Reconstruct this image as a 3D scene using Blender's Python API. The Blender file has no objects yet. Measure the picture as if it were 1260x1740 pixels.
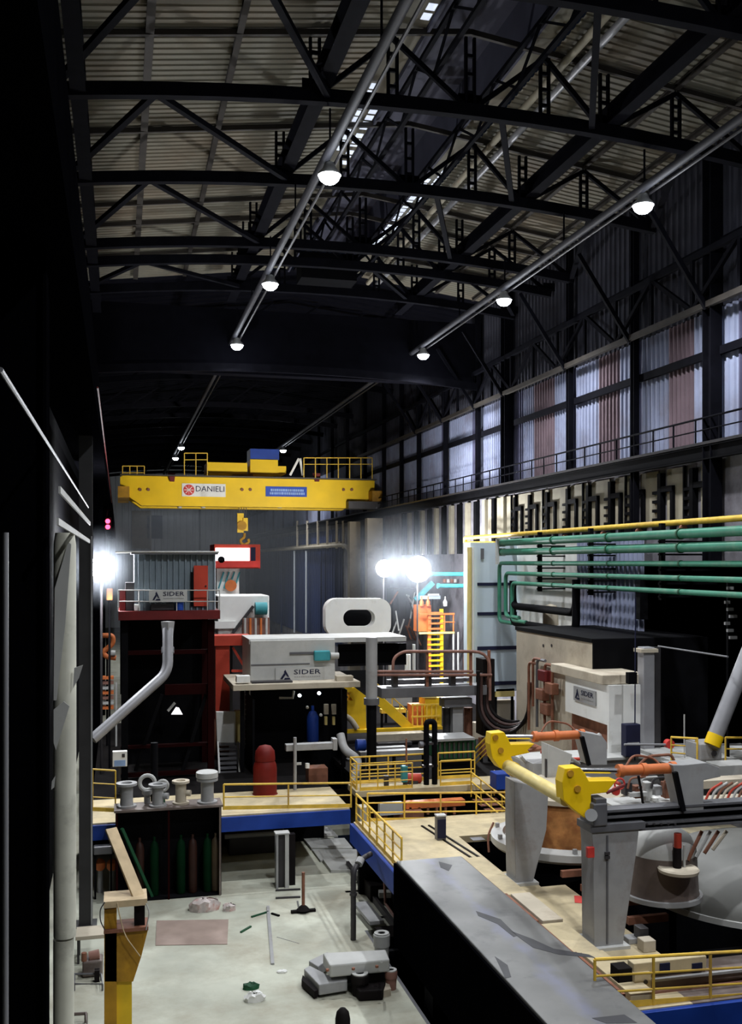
import bpy, bmesh, math, random
from mathutils import Vector, Matrix
random.seed(7)
sc = bpy.context.scene
COL = sc.collection
# ------------------------------------------------------------------ camera
FPX, CX, HOR, VPX = 1700.0, 630.0, 955.0, 202.0      # focal length in px, centre column, horizon row, hall vanishing point
TH = math.atan((CX - VPX) / FPX)
ST_, CT_ = math.sin(TH), math.cos(TH)
EYE = 12.7                                            # the camera stands on a high gangway
cd = bpy.data.cameras.new('camera'); cam = bpy.data.objects.new('camera', cd); COL.objects.link(cam)
cd.sensor_fit = 'VERTICAL'; cd.sensor_height = 36.0; cd.sensor_width = 36.0 * 1260 / 1740
cd.lens = 36.0 * FPX / 1740.0
cd.shift_y = (HOR - 870.0) / 1740.0
cd.clip_end = 600; cd.clip_start = 0.1
cam.location = (0, 0, EYE); cam.rotation_euler = (math.pi / 2, 0, -TH)
sc.camera = cam
# ------------------------------------------------------------------ world, exposure
wd = bpy.data.worlds.new('night'); sc.world = wd; wd.use_nodes = True
wd.node_tree.nodes['Background'].inputs[0].default_value = (0.05, 0.07, 0.12, 1)
wd.node_tree.nodes['Background'].inputs[1].default_value = 0.05
sc.view_settings.view_transform = 'Standard'; sc.view_settings.look = 'None'
sc.view_settings.gamma = 1.0; sc.view_settings.use_curve_mapping = False
sc.view_settings.exposure = 0.0
LAMP_W = 6000.0          # each high-bay lamp, downward
LAMP_UP = 120.0          # spill of each lamp upwards and sideways
FLOOD_W = 4500.0
FLOOD_FAR = 6500.0
HAZE = 0.003

# ------------------------------------------------------------------ from the photograph's frame to places in the hall
def _ray(px, py):
    u = (px - CX) / FPX; v = (HOR - py) / FPX
    return Vector((ST_ + u * CT_, CT_ - u * ST_, v))
def W(px, py, Y):
    r = _ray(px, py); k = Y / r.y
    return Vector((r.x * k, Y, EYE + r.z * k))
def WZ(px, py, Z):
    r = _ray(px, py); k = (Z - EYE) / r.z
    return Vector((r.x * k, r.y * k, Z))
def WX(px, py, X):
    r = _ray(px, py); k = X / r.x
    return Vector((X, r.y * k, EYE + r.z * k))
def RECT(p0, q0, p1, q1, Y):
    a = W(p0, (q0 + q1) / 2, Y); b = W(p1, (q0 + q1) / 2, Y); m = (p0 + p1) / 2
    return a.x, b.x, W(m, q1, Y).z, W(m, q0, Y).z     # x0,x1,z0,z1

# ------------------------------------------------------------------ materials
def mat(name, c, rough=0.6, metal=0.0, var=0.25, scale=1.5, bump=0.0, dirt=None, dirt_amt=0.45, emit=None, es=0.0, dscale=0.6):
    m = bpy.data.materials.new(name); m.use_nodes = True
    nt = m.node_tree; N = nt.nodes; L = nt.links
    b = N['Principled BSDF']
    b.inputs['Roughness'].default_value = rough; b.inputs['Metallic'].default_value = metal
    if max(c) < 0.03: b.inputs['Specular IOR Level'].default_value = 0.0 if max(c) < 0.004 else 0.04
    elif metal == 0: b.inputs['Specular IOR Level'].default_value = 0.3
    tc = N.new('ShaderNodeTexCoord')
    n1 = N.new('ShaderNodeTexNoise'); n1.inputs['Scale'].default_value = scale; n1.inputs['Detail'].default_value = 6
    L.new(tc.outputs['Object'], n1.inputs['Vector'])
    r = N.new('ShaderNodeValToRGB'); L.new(n1.outputs['Fac'], r.inputs['Fac'])
    r.color_ramp.elements[0].position = 0.3; r.color_ramp.elements[1].position = 0.72
    lo = [x * (1 - var) for x in c]; hi = [min(1, x * (1 + var * 0.6)) for x in c]
    r.color_ramp.elements[0].color = (*lo, 1); r.color_ramp.elements[1].color = (*hi, 1)
    out = r.outputs['Color']
    if dirt:
        n2 = N.new('ShaderNodeTexNoise'); n2.inputs['Scale'].default_value = dscale; n2.inputs['Detail'].default_value = 9
        n2.inputs['Roughness'].default_value = 0.65
        L.new(tc.outputs['Object'], n2.inputs['Vector'])
        r2 = N.new('ShaderNodeValToRGB'); L.new(n2.outputs['Fac'], r2.inputs['Fac'])
        r2.color_ramp.elements[0].position = 0.62 - dirt_amt * 0.3; r2.color_ramp.elements[1].position = 0.75
        r2.color_ramp.elements[0].color = (0, 0, 0, 1); r2.color_ramp.elements[1].color = (1, 1, 1, 1)
        mx = N.new('ShaderNodeMix'); mx.data_type = 'RGBA'
        L.new(r2.outputs['Color'], mx.inputs[0]); L.new(out, mx.inputs[6]); mx.inputs[7].default_value = (*dirt, 1)
        out = mx.outputs[2]
    L.new(out, b.inputs['Base Color'])
    if bump:
        bp = N.new('ShaderNodeBump'); bp.inputs['Strength'].default_value = bump; bp.inputs['Distance'].default_value = 0.05
        L.new(n1.outputs['Fac'], bp.inputs['Height']); L.new(bp.outputs['Normal'], b.inputs['Normal'])
    if emit:
        b.inputs['Emission Color'].default_value = (*emit, 1); b.inputs['Emission Strength'].default_value = es
    return m

M = {}
M['concrete'] = mat('concrete_floor', (0.50, 0.51, 0.42), 0.75, 0, 0.25, 0.5, 0.15, (0.30, 0.27, 0.20), 0.62, dscale=0.45)
M['deck'] = mat('deck_concrete', (0.60, 0.50, 0.31), 0.75, 0, 0.2, 0.8, 0.1, (0.30, 0.25, 0.17), 0.6)
M['pit'] = mat('pit_lining', (0.012, 0.011, 0.011), 0.9)
M['roof'] = mat('roof_sheet', (0.185, 0.172, 0.13), 0.7, 0, 0.3, 0.25, 0.0, (0.20, 0.15, 0.10), 0.5, dscale=0.15)
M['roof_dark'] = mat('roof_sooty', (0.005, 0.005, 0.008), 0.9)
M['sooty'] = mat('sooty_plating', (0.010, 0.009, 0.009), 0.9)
M['red_sooty'] = mat('sooty_red_steel', (0.016, 0.002, 0.002), 0.7)  # near-black red
M['vessel_red'] = mat('deep_red_enamel', (0.15, 0.006, 0.003), 0.6)
M['cabin'] = mat('cabin_cladding', (0.17, 0.21, 0.24), 0.6, 0, 0.2, 1.0)
M['bottle_green'] = mat('bottle_green', (0.003, 0.022, 0.008), 0.6)
M['bottle_brown'] = mat('bottle_brown', (0.032, 0.010, 0.006), 0.6)
M['bottle_tan'] = mat('bottle_tan', (0.08, 0.055, 0.03), 0.6)
M['panel_upper'] = mat('sooty_cladding', (0.045, 0.045, 0.06), 0.8, 0, 0.3, 0.5)  # very dark grey for the upper cladding
M['scale'] = mat('dark_mill_scale', (0.045, 0.045, 0.05), 0.6)
M['truss'] = mat('truss_steel', (0.006, 0.006, 0.009), 0.75, 0, 0.3, 2.0)
M['purlin'] = mat('purlin_steel', (0.045, 0.038, 0.032), 0.7)
M['tray'] = mat('dull_conduit', (0.06, 0.06, 0.07), 0.6)
M['monitor'] = mat('monitor_lining', (0.07, 0.07, 0.10), 0.8, 0, 0.3, 0.5)
M['tube_grey'] = mat('galvanised_tube', (0.34, 0.34, 0.36), 0.45, 0.3, 0.2, 1.0)
M['panel'] = mat('wall_cladding', (0.30, 0.33, 0.46), 0.6, 0, 0.2, 0.5, 0.0, (0.20, 0.18, 0.22), 0.35, dscale=0.35)
M['panel_brown'] = mat('wall_cladding_rusty', (0.17, 0.12, 0.14), 0.7, 0, 0.3, 0.5)
M['panel_dark'] = mat('wall_cladding_dark', (0.09, 0.09, 0.15), 0.7, 0, 0.3, 0.5)
M['wall_low'] = mat('lower_wall', (0.26, 0.25, 0.28), 0.75, 0, 0.35, 0.4, 0.0, (0.08, 0.07, 0.08), 0.5)
M['cream_panel'] = mat('cream_panel', (0.40, 0.36, 0.27), 0.7, 0, 0.3, 0.6, 0, (0.16, 0.12, 0.09), 0.4)
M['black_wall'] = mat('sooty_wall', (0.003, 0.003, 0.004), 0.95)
M['far_wall'] = mat('far_cladding', (0.66, 0.72, 0.80), 0.7, 0, 0.3, 0.15)
M['far_blue'] = mat('far_cladding_blue', (0.012, 0.025, 0.09), 0.7, 0, 0.4, 0.15)
M['black'] = mat('black_steel', (0.005, 0.005, 0.006), 0.7)
M['charcoal'] = mat('charcoal_steel', (0.045, 0.042, 0.045), 0.5, 0.3)
M['grey'] = mat('grey_paint', (0.33, 0.33, 0.33), 0.5, 0, 0.2, 1.2, 0.05, (0.16, 0.13, 0.11), 0.3)
M['grey_dk'] = mat('dark_grey_paint', (0.13, 0.13, 0.14), 0.5, 0.2, 0.25, 1.2)
M['grey_lt'] = mat('light_grey_paint', (0.48, 0.48, 0.46), 0.55, 0, 0.15, 1.2, 0, (0.28, 0.25, 0.21), 0.25)
M['white'] = mat('white_paint', (0.78, 0.78, 0.75), 0.5, 0, 0.08, 1.0, 0, (0.5, 0.48, 0.42), 0.2)
M['cream'] = mat('cream_render', (0.52, 0.46, 0.36), 0.8, 0, 0.15, 0.7, 0.1, (0.30, 0.24, 0.18), 0.35)
M['yellow'] = mat('safety_yellow', (0.80, 0.52, 0.02), 0.45, 0, 0.15, 1.5, 0, (0.40, 0.22, 0.03), 0.25)
M['crane_yellow'] = mat('crane_yellow', (0.85, 0.55, 0.005), 0.5, 0, 0.12, 0.5)
M['pale_yellow'] = mat('faded_yellow', (0.72, 0.58, 0.22), 0.5, 0, 0.15, 1.5)
M['rail_yellow'] = mat('railing_yellow', (0.80, 0.52, 0.07), 0.5, 0, 0.2, 2.5, 0, (0.42, 0.24, 0.09), 0.3)
M['rust_yellow'] = mat('rusty_yellow', (0.52, 0.27, 0.02), 0.6, 0, 0.3, 1.5, 0.05, (0.12, 0.045, 0.012), 0.6)
M['blue'] = mat('blue_paint', (0.012, 0.05, 0.30), 0.5, 0, 0.25, 1.0)
M['blue_plate'] = mat('blue_sign_plate', (0.01, 0.06, 0.42), 0.5)
M['teal'] = mat('teal_paint', (0.05, 0.30, 0.34), 0.5)
M['green'] = mat('pipe_green', (0.045, 0.22, 0.14), 0.45, 0, 0.2, 1.2, 0, (0.16, 0.24, 0.17), 0.35)
M['green_dk'] = mat('dark_green', (0.01, 0.075, 0.03), 0.6)
M['steel_blue'] = mat('blue_grey_cladding', (0.52, 0.61, 0.68), 0.6, 0, 0.08, 0.5)
M['red'] = mat('red_oxide', (0.50, 0.055, 0.03), 0.55, 0, 0.2, 1.0)
M['red_dk'] = mat('dark_red_steel', (0.13, 0.012, 0.012), 0.6)
M['red_br'] = mat('bright_red', (0.62, 0.05, 0.04), 0.5)
M['orange'] = mat('orange_paint', (0.62, 0.17, 0.05), 0.5, 0, 0.2, 2.0)
M['rust'] = mat('rust', (0.24, 0.10, 0.06), 0.75, 0, 0.4, 2.0, 0.1)
M['rust_pipe'] = mat('rusty_pipe', (0.26, 0.13, 0.10), 0.6, 0, 0.3, 2.0)
M['refractory'] = mat('scorched_refractory', (0.50, 0.22, 0.07), 0.85, 0, 0.4, 2.5, 0.3, (0.25, 0.08, 0.03), 0.5, dscale=2.0)
M['slab'] = mat('slab_steel', (0.12, 0.12, 0.12), 0.42, 0.35, 0.3, 0.7, 0.05, (0.16, 0.17, 0.24), 0.5, dscale=0.5)
def slab_mat():
    m = mat('slab_steel', (0.15, 0.15, 0.145), 0.5, 0.2, 0.3, 0.7, 0.05, (0.06, 0.06, 0.065), 0.25, dscale=0.9)
    nt = m.node_tree; N = nt.nodes; L = nt.links; b = N['Principled BSDF']; src = b.inputs['Base Color'].links[0].from_socket
    tc = N.new('ShaderNodeTexCoord'); sp = N.new('ShaderNodeSeparateXYZ'); L.new(tc.outputs['Object'], sp.inputs[0])
    nz = N.new('ShaderNodeTexNoise'); nz.inputs['Scale'].default_value = 1.3; nz.inputs['Detail'].default_value = 8; L.new(tc.outputs['Object'], nz.inputs['Vector'])
    ab = N.new('ShaderNodeMath'); ab.operation = 'ABSOLUTE'; L.new(sp.outputs['X'], ab.inputs[0])
    ad = N.new('ShaderNodeMath'); ad.operation = 'SUBTRACT'; L.new(nz.outputs['Fac'], ad.inputs[0]); L.new(ab.outputs[0], ad.inputs[1])
    r = N.new('ShaderNodeValToRGB'); r.color_ramp.elements[0].position = 0.22; r.color_ramp.elements[1].position = 0.55; L.new(ad.outputs[0], r.inputs['Fac'])
    mx = N.new('ShaderNodeMix'); mx.data_type = 'RGBA'; L.new(r.outputs['Color'], mx.inputs[0]); L.new(src, mx.inputs[6]); mx.inputs[7].default_value = (0.15, 0.155, 0.20, 1)
    L.new(mx.outputs[2], b.inputs['Base Color']); return m
M['slab'] = slab_mat()
M['chrome'] = mat('chrome_rod', (0.7, 0.7, 0.7), 0.2, 1.0, 0.05)
M['wood'] = mat('raw_timber', (0.60, 0.46, 0.28), 0.75, 0, 0.2, 3.0)
M['brown_dome'] = mat('scorched_steel', (0.14, 0.105, 0.09), 0.6, 0.1, 0.35, 1.2, 0.05, (0.24, 0.22, 0.2), 0.3)  # mottled brown with paler blotches
M['dome'] = mat('dome_grey', (0.15, 0.15, 0.138), 0.5, 0.1, 0.15, 0.8)
M['khaki'] = mat('khaki_paint', (0.30, 0.26, 0.17), 0.7, 0, 0.25, 1.0)
M['hose_brown'] = mat('brown_hose', (0.05, 0.022, 0.018), 0.6)
M['rubber'] = mat('black_rubber', (0.012, 0.010, 0.010), 0.6)
M['peel'] = mat('peeling_paint', (0.66, 0.65, 0.55), 0.7, 0, 0.2, 0.8, 0, (0.22, 0.21, 0.18), 0.35)
M['darkcol'] = mat('dark_column', (0.035, 0.034, 0.035), 0.6, 0, 0.3, 0.8)
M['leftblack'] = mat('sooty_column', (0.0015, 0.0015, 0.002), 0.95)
M['navy'] = mat('navy_letter', (0.01, 0.012, 0.04), 0.6)
M['letter_blue'] = mat('pale_blue_letter', (0.30, 0.45, 0.75), 0.6)
M['plastic'] = mat('plastic_wrap', (0.62, 0.55, 0.52), 0.4, 0, 0.3, 4.0, 0.2, (0.5, 0.2, 0.15), 0.4, dscale=3)
M['rustplate'] = mat('rusted_plate', (0.33, 0.25, 0.21), 0.75, 0, 0.15, 1.5)
M['lens'] = mat('lamp_lens', (0.9, 0.93, 1), 0.4, 0, 0, emit=(0.86, 0.92, 1.0), es=25.0)
M['lens_far'] = mat('flood_lens', (0.9, 0.93, 1), 0.4, 0, 0, emit=(0.92, 0.96, 1.0), es=40.0)
M['sky_strip'] = mat('rooflight_sheet', (0.6, 0.65, 0.75), 0.5, 0, 0.2, 3.0, emit=(0.75, 0.83, 1.0), es=0.9)
M['lit_window'] = mat('lit_cab_window', (0.9, 0.9, 0.9), 0.4, 0, 0, emit=(1.0, 0.95, 0.97), es=2.2)
M['red_lamp'] = mat('red_beacon', (0.8, 0.05, 0.1), 0.4, 0, 0, emit=(1.0, 0.05, 0.12), es=6.0)

# ------------------------------------------------------------------ mesh builder
class MB:
    def __init__(self): self.bm = bmesh.new()
    def _face(self, vs):
        try: return self.bm.faces.new(vs)
        except ValueError: return None
    def box(self, x0, x1, y0, y1, z0, z1):
        if x0 > x1: x0, x1 = x1, x0
        if y0 > y1: y0, y1 = y1, y0
        if z0 > z1: z0, z1 = z1, z0
        v = [self.bm.verts.new(p) for p in ((x0,y0,z0),(x1,y0,z0),(x1,y1,z0),(x0,y1,z0),(x0,y0,z1),(x1,y0,z1),(x1,y1,z1),(x0,y1,z1))]
        for f in ((3,2,1,0),(4,5,6,7),(0,1,5,4),(1,2,6,5),(2,3,7,6),(3,0,4,7)): self._face([v[i] for i in f])
        return self
    def px(self, p0, q0, p1, q1, Y, dep):
        a, b, c, d = RECT(p0, q0, p1, q1, Y); return self.box(a, b, Y, Y + dep, c, d)
    def frame3(self, a, b):
        d = (b - a).normalized()
        up = Vector((0, 0, 1)) if abs(d.z) < 0.95 else Vector((0, 1, 0))
        s = d.cross(up).normalized(); t = s.cross(d).normalized()
        return d, s, t
    def beam(self, a, b, w, h=None):
        a = Vector(a); b = Vector(b); h = h or w
        d, s, t = self.frame3(a, b)
        v = []
        for p in (a, b):
            for i, j in ((-1,-1),(1,-1),(1,1),(-1,1)): v.append(self.bm.verts.new(p + s*(i*w/2) + t*(j*h/2)))
        for f in ((0,1,2,3),(7,6,5,4),(0,4,5,1),(1,5,6,2),(2,6,7,3),(3,7,4,0)): self._face([v[i] for i in f])
        return self
    def ibeam(self, a, b, w, h, tf=0.05, tw=0.04):
        a = Vector(a); b = Vector(b); d, s, t = self.frame3(a, b)
        self.beam(a + t*(h/2 - tf/2), b + t*(h/2 - tf/2), w, tf)
        self.beam(a - t*(h/2 - tf/2), b - t*(h/2 - tf/2), w, tf)
        return self.beam(a, b, tw, h - tf*1.2)
    def tube(self, pts, r, n=10, cap=True):
        pts = [Vector(p) for p in pts]; rings = []; prev = None
        for i, p in enumerate(pts):
            if i == 0: d = pts[1] - p
            elif i == len(pts) - 1: d = p - pts[i-1]
            else: d = (pts[i+1] - p).normalized() + (p - pts[i-1]).normalized()
            d.normalize()
            if prev is None:
                up = Vector((0,0,1)) if abs(d.z) < 0.9 else Vector((0,1,0)); s = d.cross(up).normalized()
            else:
                s = (prev - d * prev.dot(d)); s = s.normalized() if s.length > 1e-6 else d.orthogonal().normalized()
            prev = s; t = d.cross(s).normalized()
            rr = r[i] if isinstance(r, (list, tuple)) else r
            if 0 < i < len(pts) - 1:
                c = (pts[i+1]-p).normalized().dot((p-pts[i-1]).normalized()); k = 1/max(0.5, math.sqrt(max(0.05,(1+c)/2)))
            else: k = 1
            rings.append([self.bm.verts.new(p + (s*math.cos(2*math.pi*j/n) + t*math.sin(2*math.pi*j/n))*rr) for j in range(n)])
        for a, b in zip(rings, rings[1:]):
            for j in range(n): self._face([a[j], a[(j+1)%n], b[(j+1)%n], b[j]])
        if cap: self._face(list(reversed(rings[0]))); self._face(rings[-1])
        return self
    def cyl(self, a, b, r0, r1=None, n=18):
        return self.tube([a, b], [r0, r0 if r1 is None else r1], n)
    def prism(self, pts, vec):
        vec = Vector(vec); A = [self.bm.verts.new(Vector(p)) for p in pts]; B = [self.bm.verts.new(Vector(p) + vec) for p in pts]
        n = len(A); self._face(A); self._face(list(reversed(B)))
        for i in range(n): self._face([A[i], B[i], B[(i+1)%n], A[(i+1)%n]])
        return self
    def lathe(self, prof, c, n=28, axis='Z', arc=None):
        c = Vector(c); rings = []
        full = arc is None; a0, a1 = arc or (0, 2*math.pi); k = n if full else n + 1
        for r, z in prof:
            ring = []
            for j in range(k):
                t = a0 + (a1 - a0) * j / n; x, y = r*math.cos(t), r*math.sin(t)
                o = {'Z': (x, y, z), 'Y': (x, z, y), 'X': (z, x, y)}[axis]
                ring.append(self.bm.verts.new(c + Vector(o)))
            rings.append(ring)
        for A, B in zip(rings, rings[1:]):
            for j in range(k if full else k - 1): self._face([A[j], A[(j+1)%k], B[(j+1)%k], B[j]])
        if full:
            if prof[0][0] > 1e-4: self._face(list(reversed(rings[0])))
            if prof[-1][0] > 1e-4: self._face(rings[-1])
        return self
    def corr(self, o, run, up, pitch, amp, nrm, thick=0.02):
        """trapezoid-ribbed sheet: ribs repeat along run, each rib extends along up"""
        o = Vector(o); run = Vector(run); up = Vector(up); nrm = Vector(nrm).normalized(); L = run.length; d = run.normalized()
        k = max(1, int(L / pitch)); p = L / k; prof = []
        for i in range(k):
            prof += [(i*p, 0), (i*p + p*0.55, 0), (i*p + p*0.65, amp), (i*p + p*0.9, amp)]
        prof.append((L, 0)); prev = None
        for t, h in prof:
            q = o + d*t + nrm*h; a = self.bm.verts.new(q); b = self.bm.verts.new(q + up)
            if prev: self._face([prev[0], a, b, prev[1]])
            prev = (a, b)
        return self
    def build(self, name, m, parent=None, smooth=False, bevel=0.0):
        bmesh.ops.recalc_face_normals(self.bm, faces=self.bm.faces[:])
        me = bpy.data.meshes.new(name); o = bpy.data.objects.new(name, me); COL.objects.link(o)
        if parent is not None:
            root = parent
            while root.parent: root = root.parent
            org = root.location.copy(); o.parent = parent
        else:
            xs = [v.co for v in self.bm.verts]
            org = Vector(((min(v.x for v in xs)+max(v.x for v in xs))/2, (min(v.y for v in xs)+max(v.y for v in xs))/2, min(v.z for v in xs)))
            o.location = org
        bmesh.ops.translate(self.bm, verts=self.bm.verts[:], vec=-org)
        self.bm.to_mesh(me); self.bm.free()
        me.materials.append(M[m] if isinstance(m, str) else m)
        if smooth:
            for p in me.polygons: p.use_smooth = True
            try: me.set_sharp_from_angle(angle=math.radians(40))
            except Exception: pass
        if bevel:
            b = o.modifiers.new('edge', 'BEVEL'); b.width = bevel; b.segments = 2; b.limit_method = 'ANGLE'
        return o
def tag(o, label, cat, group=None, kind=None):
    o['label'] = label; o['category'] = cat
    if group: o['group'] = group
    if kind: o['kind'] = kind
    return o
def T(name, label, cat, loc, group=None):
    o = bpy.data.objects.new(name, None); COL.objects.link(o); o.location = Vector(loc); o.empty_display_size = 0.2
    return tag(o, label, cat, group, 'thing')
def S(name, mb, m, label, cat, group=None, smooth=False, bevel=0.0):
    return tag(mb.build(name, m, None, smooth, bevel), label, cat, group, 'thing')
def STR(name, mb, m, parent=None):
    o = mb.build(name, m, parent)
    if parent is None: o['kind'] = 'structure'
    return o
def copy_thing(root, delta, label):
    r = root.copy(); COL.objects.link(r); r.location = root.location + Vector(delta); r['label'] = label
    def rec(a, b):
        for ch in [c for c in bpy.data.objects if c.parent == a]:
            c = ch.copy(); COL.objects.link(c); c.parent = b; rec(ch, c)
    rec(root, r); return r
def arcpts(c, r, a0, a1, n, ax, ay):
    c = Vector(c); ax = Vector(ax); ay = Vector(ay)
    return [c + ax*(r*math.cos(a0+(a1-a0)*i/n)) + ay*(r*math.sin(a0+(a1-a0)*i/n)) for i in range(n+1)]
def bend(pts, r, n=5):
    """round the corners of a polyline"""
    pts = [Vector(p) for p in pts]; out = [pts[0]]
    for a, b, c in zip(pts, pts[1:], pts[2:]):
        d0 = (a-b); d1 = (c-b); k = min(r, d0.length*0.45, d1.length*0.45); p = b + d0.normalized()*k; q = b + d1.normalized()*k
        for i in range(n+1):
            t = i/n; out.append(p*(1-t)**2 + b*2*t*(1-t) + q*t*t)
    out.append(pts[-1]); return out
def text(body, m, parent, o, right, up, h, name='lettering', depth=0.01, width=None):
    cu = bpy.data.curves.new('t', 'FONT'); cu.body = body; cu.size = 1.0; cu.extrude = 0.0; cu.resolution_u = 2
    t = bpy.data.objects.new('t', cu); COL.objects.link(t)
    dg = bpy.context.evaluated_depsgraph_get(); me = bpy.data.meshes.new_from_object(t.evaluated_get(dg))
    bpy.data.objects.remove(t); bpy.data.curves.remove(cu)
    me.name = name
    xs = [v.co.x for v in me.vertices]; ys = [v.co.y for v in me.vertices]
    sx = (width / (max(xs)-min(xs))) if width else h/(max(ys)-min(ys)); sy = h/(max(ys)-min(ys))
    right = Vector(right).normalized(); up = Vector(up).normalized(); o = Vector(o)
    root = parent
    while root.parent: root = root.parent
    for v in me.vertices: v.co = o + right*((v.co.x-min(xs))*sx) + up*((v.co.y-min(ys))*sy) - root.location
    ob = bpy.data.objects.new(name, me); COL.objects.link(ob); ob.parent = parent; me.materials.append(M[m])
    so = ob.modifiers.new('depth', 'SOLIDIFY'); so.thickness = depth; so.offset = 0
    return ob
def railing(label, pts, h=1.1, step=1.6, m='rail_yellow', r=0.028, mids=2, toe=True, group=None, slope=None, toe_m=None):
    pts = [Vector(p) for p in pts]; root = T('guard_railing', label, 'railing', pts[0], group)
    up = Vector((0,0,1))
    MB().tube([p + up*h for p in pts], r*1.15, 8).build('top_rail', m, root, True)
    for i in range(mids):
        MB().tube([p + up*(h*(i+1)/(mids+1)) for p in pts], r*0.8, 8).build('mid_rail', m, root, True)
    first = True
    for a, b in zip(pts, pts[1:]):
        k = max(1, round((b-a).length/step))
        for i in range(0 if first else 1, k+1):
            q = a.lerp(b, i/k); MB().cyl(q, q + up*h, r, n=8).build('post', m, root, True)
        first = False
    if toe:
        t = MB()
        for a, b in zip(pts, pts[1:]): t.beam(a + up*0.075, b + up*0.075, 0.015, 0.15)
        t.build('toe_board', toe_m or m, root)
    return root
# ================================================================== SETTING
PL = 2.7                       # level of the working platforms
HX0, HX1 = -2.6, 24.5          # side walls
HY0, HY1 = -8.0, 200.0
# ground floor (around the trench) and pits
fl = MB(); fl.box(HX0, 8.2, HY0, HY1, -0.3, 0); fl.box(8.2, 9.6, 33.5, 46.5, -0.3, 0); fl.box(8.2, HX1, 46.5, HY1, -0.3, 0); STR('floor', fl, 'concrete')
pf = MB(); pf.box(8.2, HX1+8, HY0, 46.5, -2.6, -2.4); STR('floor_pit', pf, 'pit')
tr = MB(); tr.box(8.2, 8.3, HY0, 33.5, -2.4, -0.001); STR('trim_1', tr, 'grey_dk')
# side walls
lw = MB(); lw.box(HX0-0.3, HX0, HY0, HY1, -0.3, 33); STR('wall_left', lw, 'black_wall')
bw = MB(); bw.corr((HX0, HY1, 0), (HX1-HX0, 0, 0), (0, 0, 33), 1.2, 0.15, (0,-1,0)); STR('wall_back', bw, 'far_wall')
fw = MB(); fw.box(HX0, HX1, HY0-0.3, HY0, -3, 33); STR('wall_front', fw, 'black_wall')
# right wall: upper cladding bay by bay
def yx(px): return WX(px, 800, HX1).y
COLY = [30.6, yx(1225), yx(1092), yx(980), yx(872), yx(822), yx(766), yx(720), yx(690), 90.5, 98.0, 106, 114, 122, 130, 140, 150, 160, 170, 180, 190]
WALK = EYE + 5.05              # crane gangway level
up = MB(); ub = MB(); ud = MB()
edges = [HY0] + COLY + [HY1]
for i, (a, b) in enumerate(zip(edges, edges[1:])):
    cut = [a, a + (b-a)*0.12, a + (b-a)*0.30, a + (b-a)*0.62, a + (b-a)*0.80, b]
    kinds = [ud, up, ub, up, up] if i in (2, 3) else ([ud, up, ub, up, ud] if i == 4 else [up, ud, up, up, up])
    if i <= 1: kinds = [up, ud, up, ud, up]
    for (c, d), mb in zip(zip(cut, cut[1:]), kinds):
        mb.corr((HX1, c, WALK), (0, d-c, 0), (0, 0, EYE+10.7-WALK), 0.33, 0.09, (-1,0,0))
uu = MB(); uu.corr((HX1, HY0, EYE+10.7), (0, HY1-HY0, 0), (0,0,8.5), 0.5, 0.09, (-1,0,0)); STR('wall_right_eaves', uu, 'panel_upper')
STR('wall_right', up, 'panel'); STR('wall_right_rusty', ub, 'panel_brown'); STR('wall_right_dark', ud, 'panel_dark')
lo = MB(); lo.box(HX1, HX1+0.2, 44.5, HY1, -0.3, WALK-0.6); lo.box(HX1, HX1+0.2, HY0, 44.5, 12.6, WALK-0.6); STR('wall_right_lower', lo, 'wall_low')
# dark side bay behind the right wall's opening
sb = MB(); sb.box(HX1+7.5, HX1+7.8, HY0, 46, -3, 13); sb.box(HX1+0.2, HX1+7.8, 46, 46.3, -3, 13); sb.box(HX1+0.2, HX1+7.8, HY0, 46, 12.7, 13)
sb.box(HX1+0.2, HX1+7.8, HY0-0.3, HY0, -3, 13); STR('wall_side_bay', sb, 'black_wall')
# far lower cladding on the right wall, blue with a pale frame round it
fb = MB(); fb.corr((HX1-0.12, 110, 3), (0, 75, 0), (0, 0, 13.5), 1.4, 0.1, (-1,0,0)); STR('wall_right_far', fb, 'far_blue')
ft = MB()
ft.box(HX1-0.4, HX1-0.2, 110, 186, 14.6, 15.0)
STR('trim_2', ft, 'cream_panel')
for py, hh, dz in ((0, 0.35, 0.0), (0, 0.25, 4.6)):
    g = MB(); g.box(HX1-0.28, HX1-0.1, HY0, HY1, WALK+3.6+dz, WALK+3.6+dz+hh); STR('trim_3' if dz == 0 else 'trim_4', g, 'truss')
# roof
def ZR(x): return EYE + 19.3 - abs(x - 12.3) * 0.13     # underside of the roof sheets
def ZB(x): return EYE + 15.35 + 0.95 * (1 - ((x - 11.6) / 14.0) ** 2)   # bottom chords
rf = MB(); rs_, mo = MB(), MB()
for x0, x1 in ((HX0, 9.6), (15.6, HX1+0.5)):
    rf.corr((x0, HY0, ZR(x0)), (0, 72.5, 0), (x1-x0, 0, ZR(x1)-ZR(x0)), 0.40, 0.05, (0,0,1))
STR('ceiling', rf, 'roof')
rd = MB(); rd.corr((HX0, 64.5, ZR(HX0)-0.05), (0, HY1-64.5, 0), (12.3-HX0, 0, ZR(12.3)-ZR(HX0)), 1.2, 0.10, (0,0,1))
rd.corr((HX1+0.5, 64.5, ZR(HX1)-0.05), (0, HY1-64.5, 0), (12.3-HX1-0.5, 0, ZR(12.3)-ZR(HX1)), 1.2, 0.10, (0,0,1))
STR('ceiling_far', rd, 'roof_dark')  # near-black colour stands in for the unlit far roof
mo.box(10.7, 14.5, HY0, 64.5, ZR(12.3)+1.6, ZR(12.3)+1.8); mo.box(10.65, 10.75, HY0, 64.5, ZR(10.7)-0.2, ZR(12.3)+1.7); mo.box(14.45, 14.55, HY0, 64.5, ZR(14.5)-0.2, ZR(12.3)+1.7)
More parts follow.
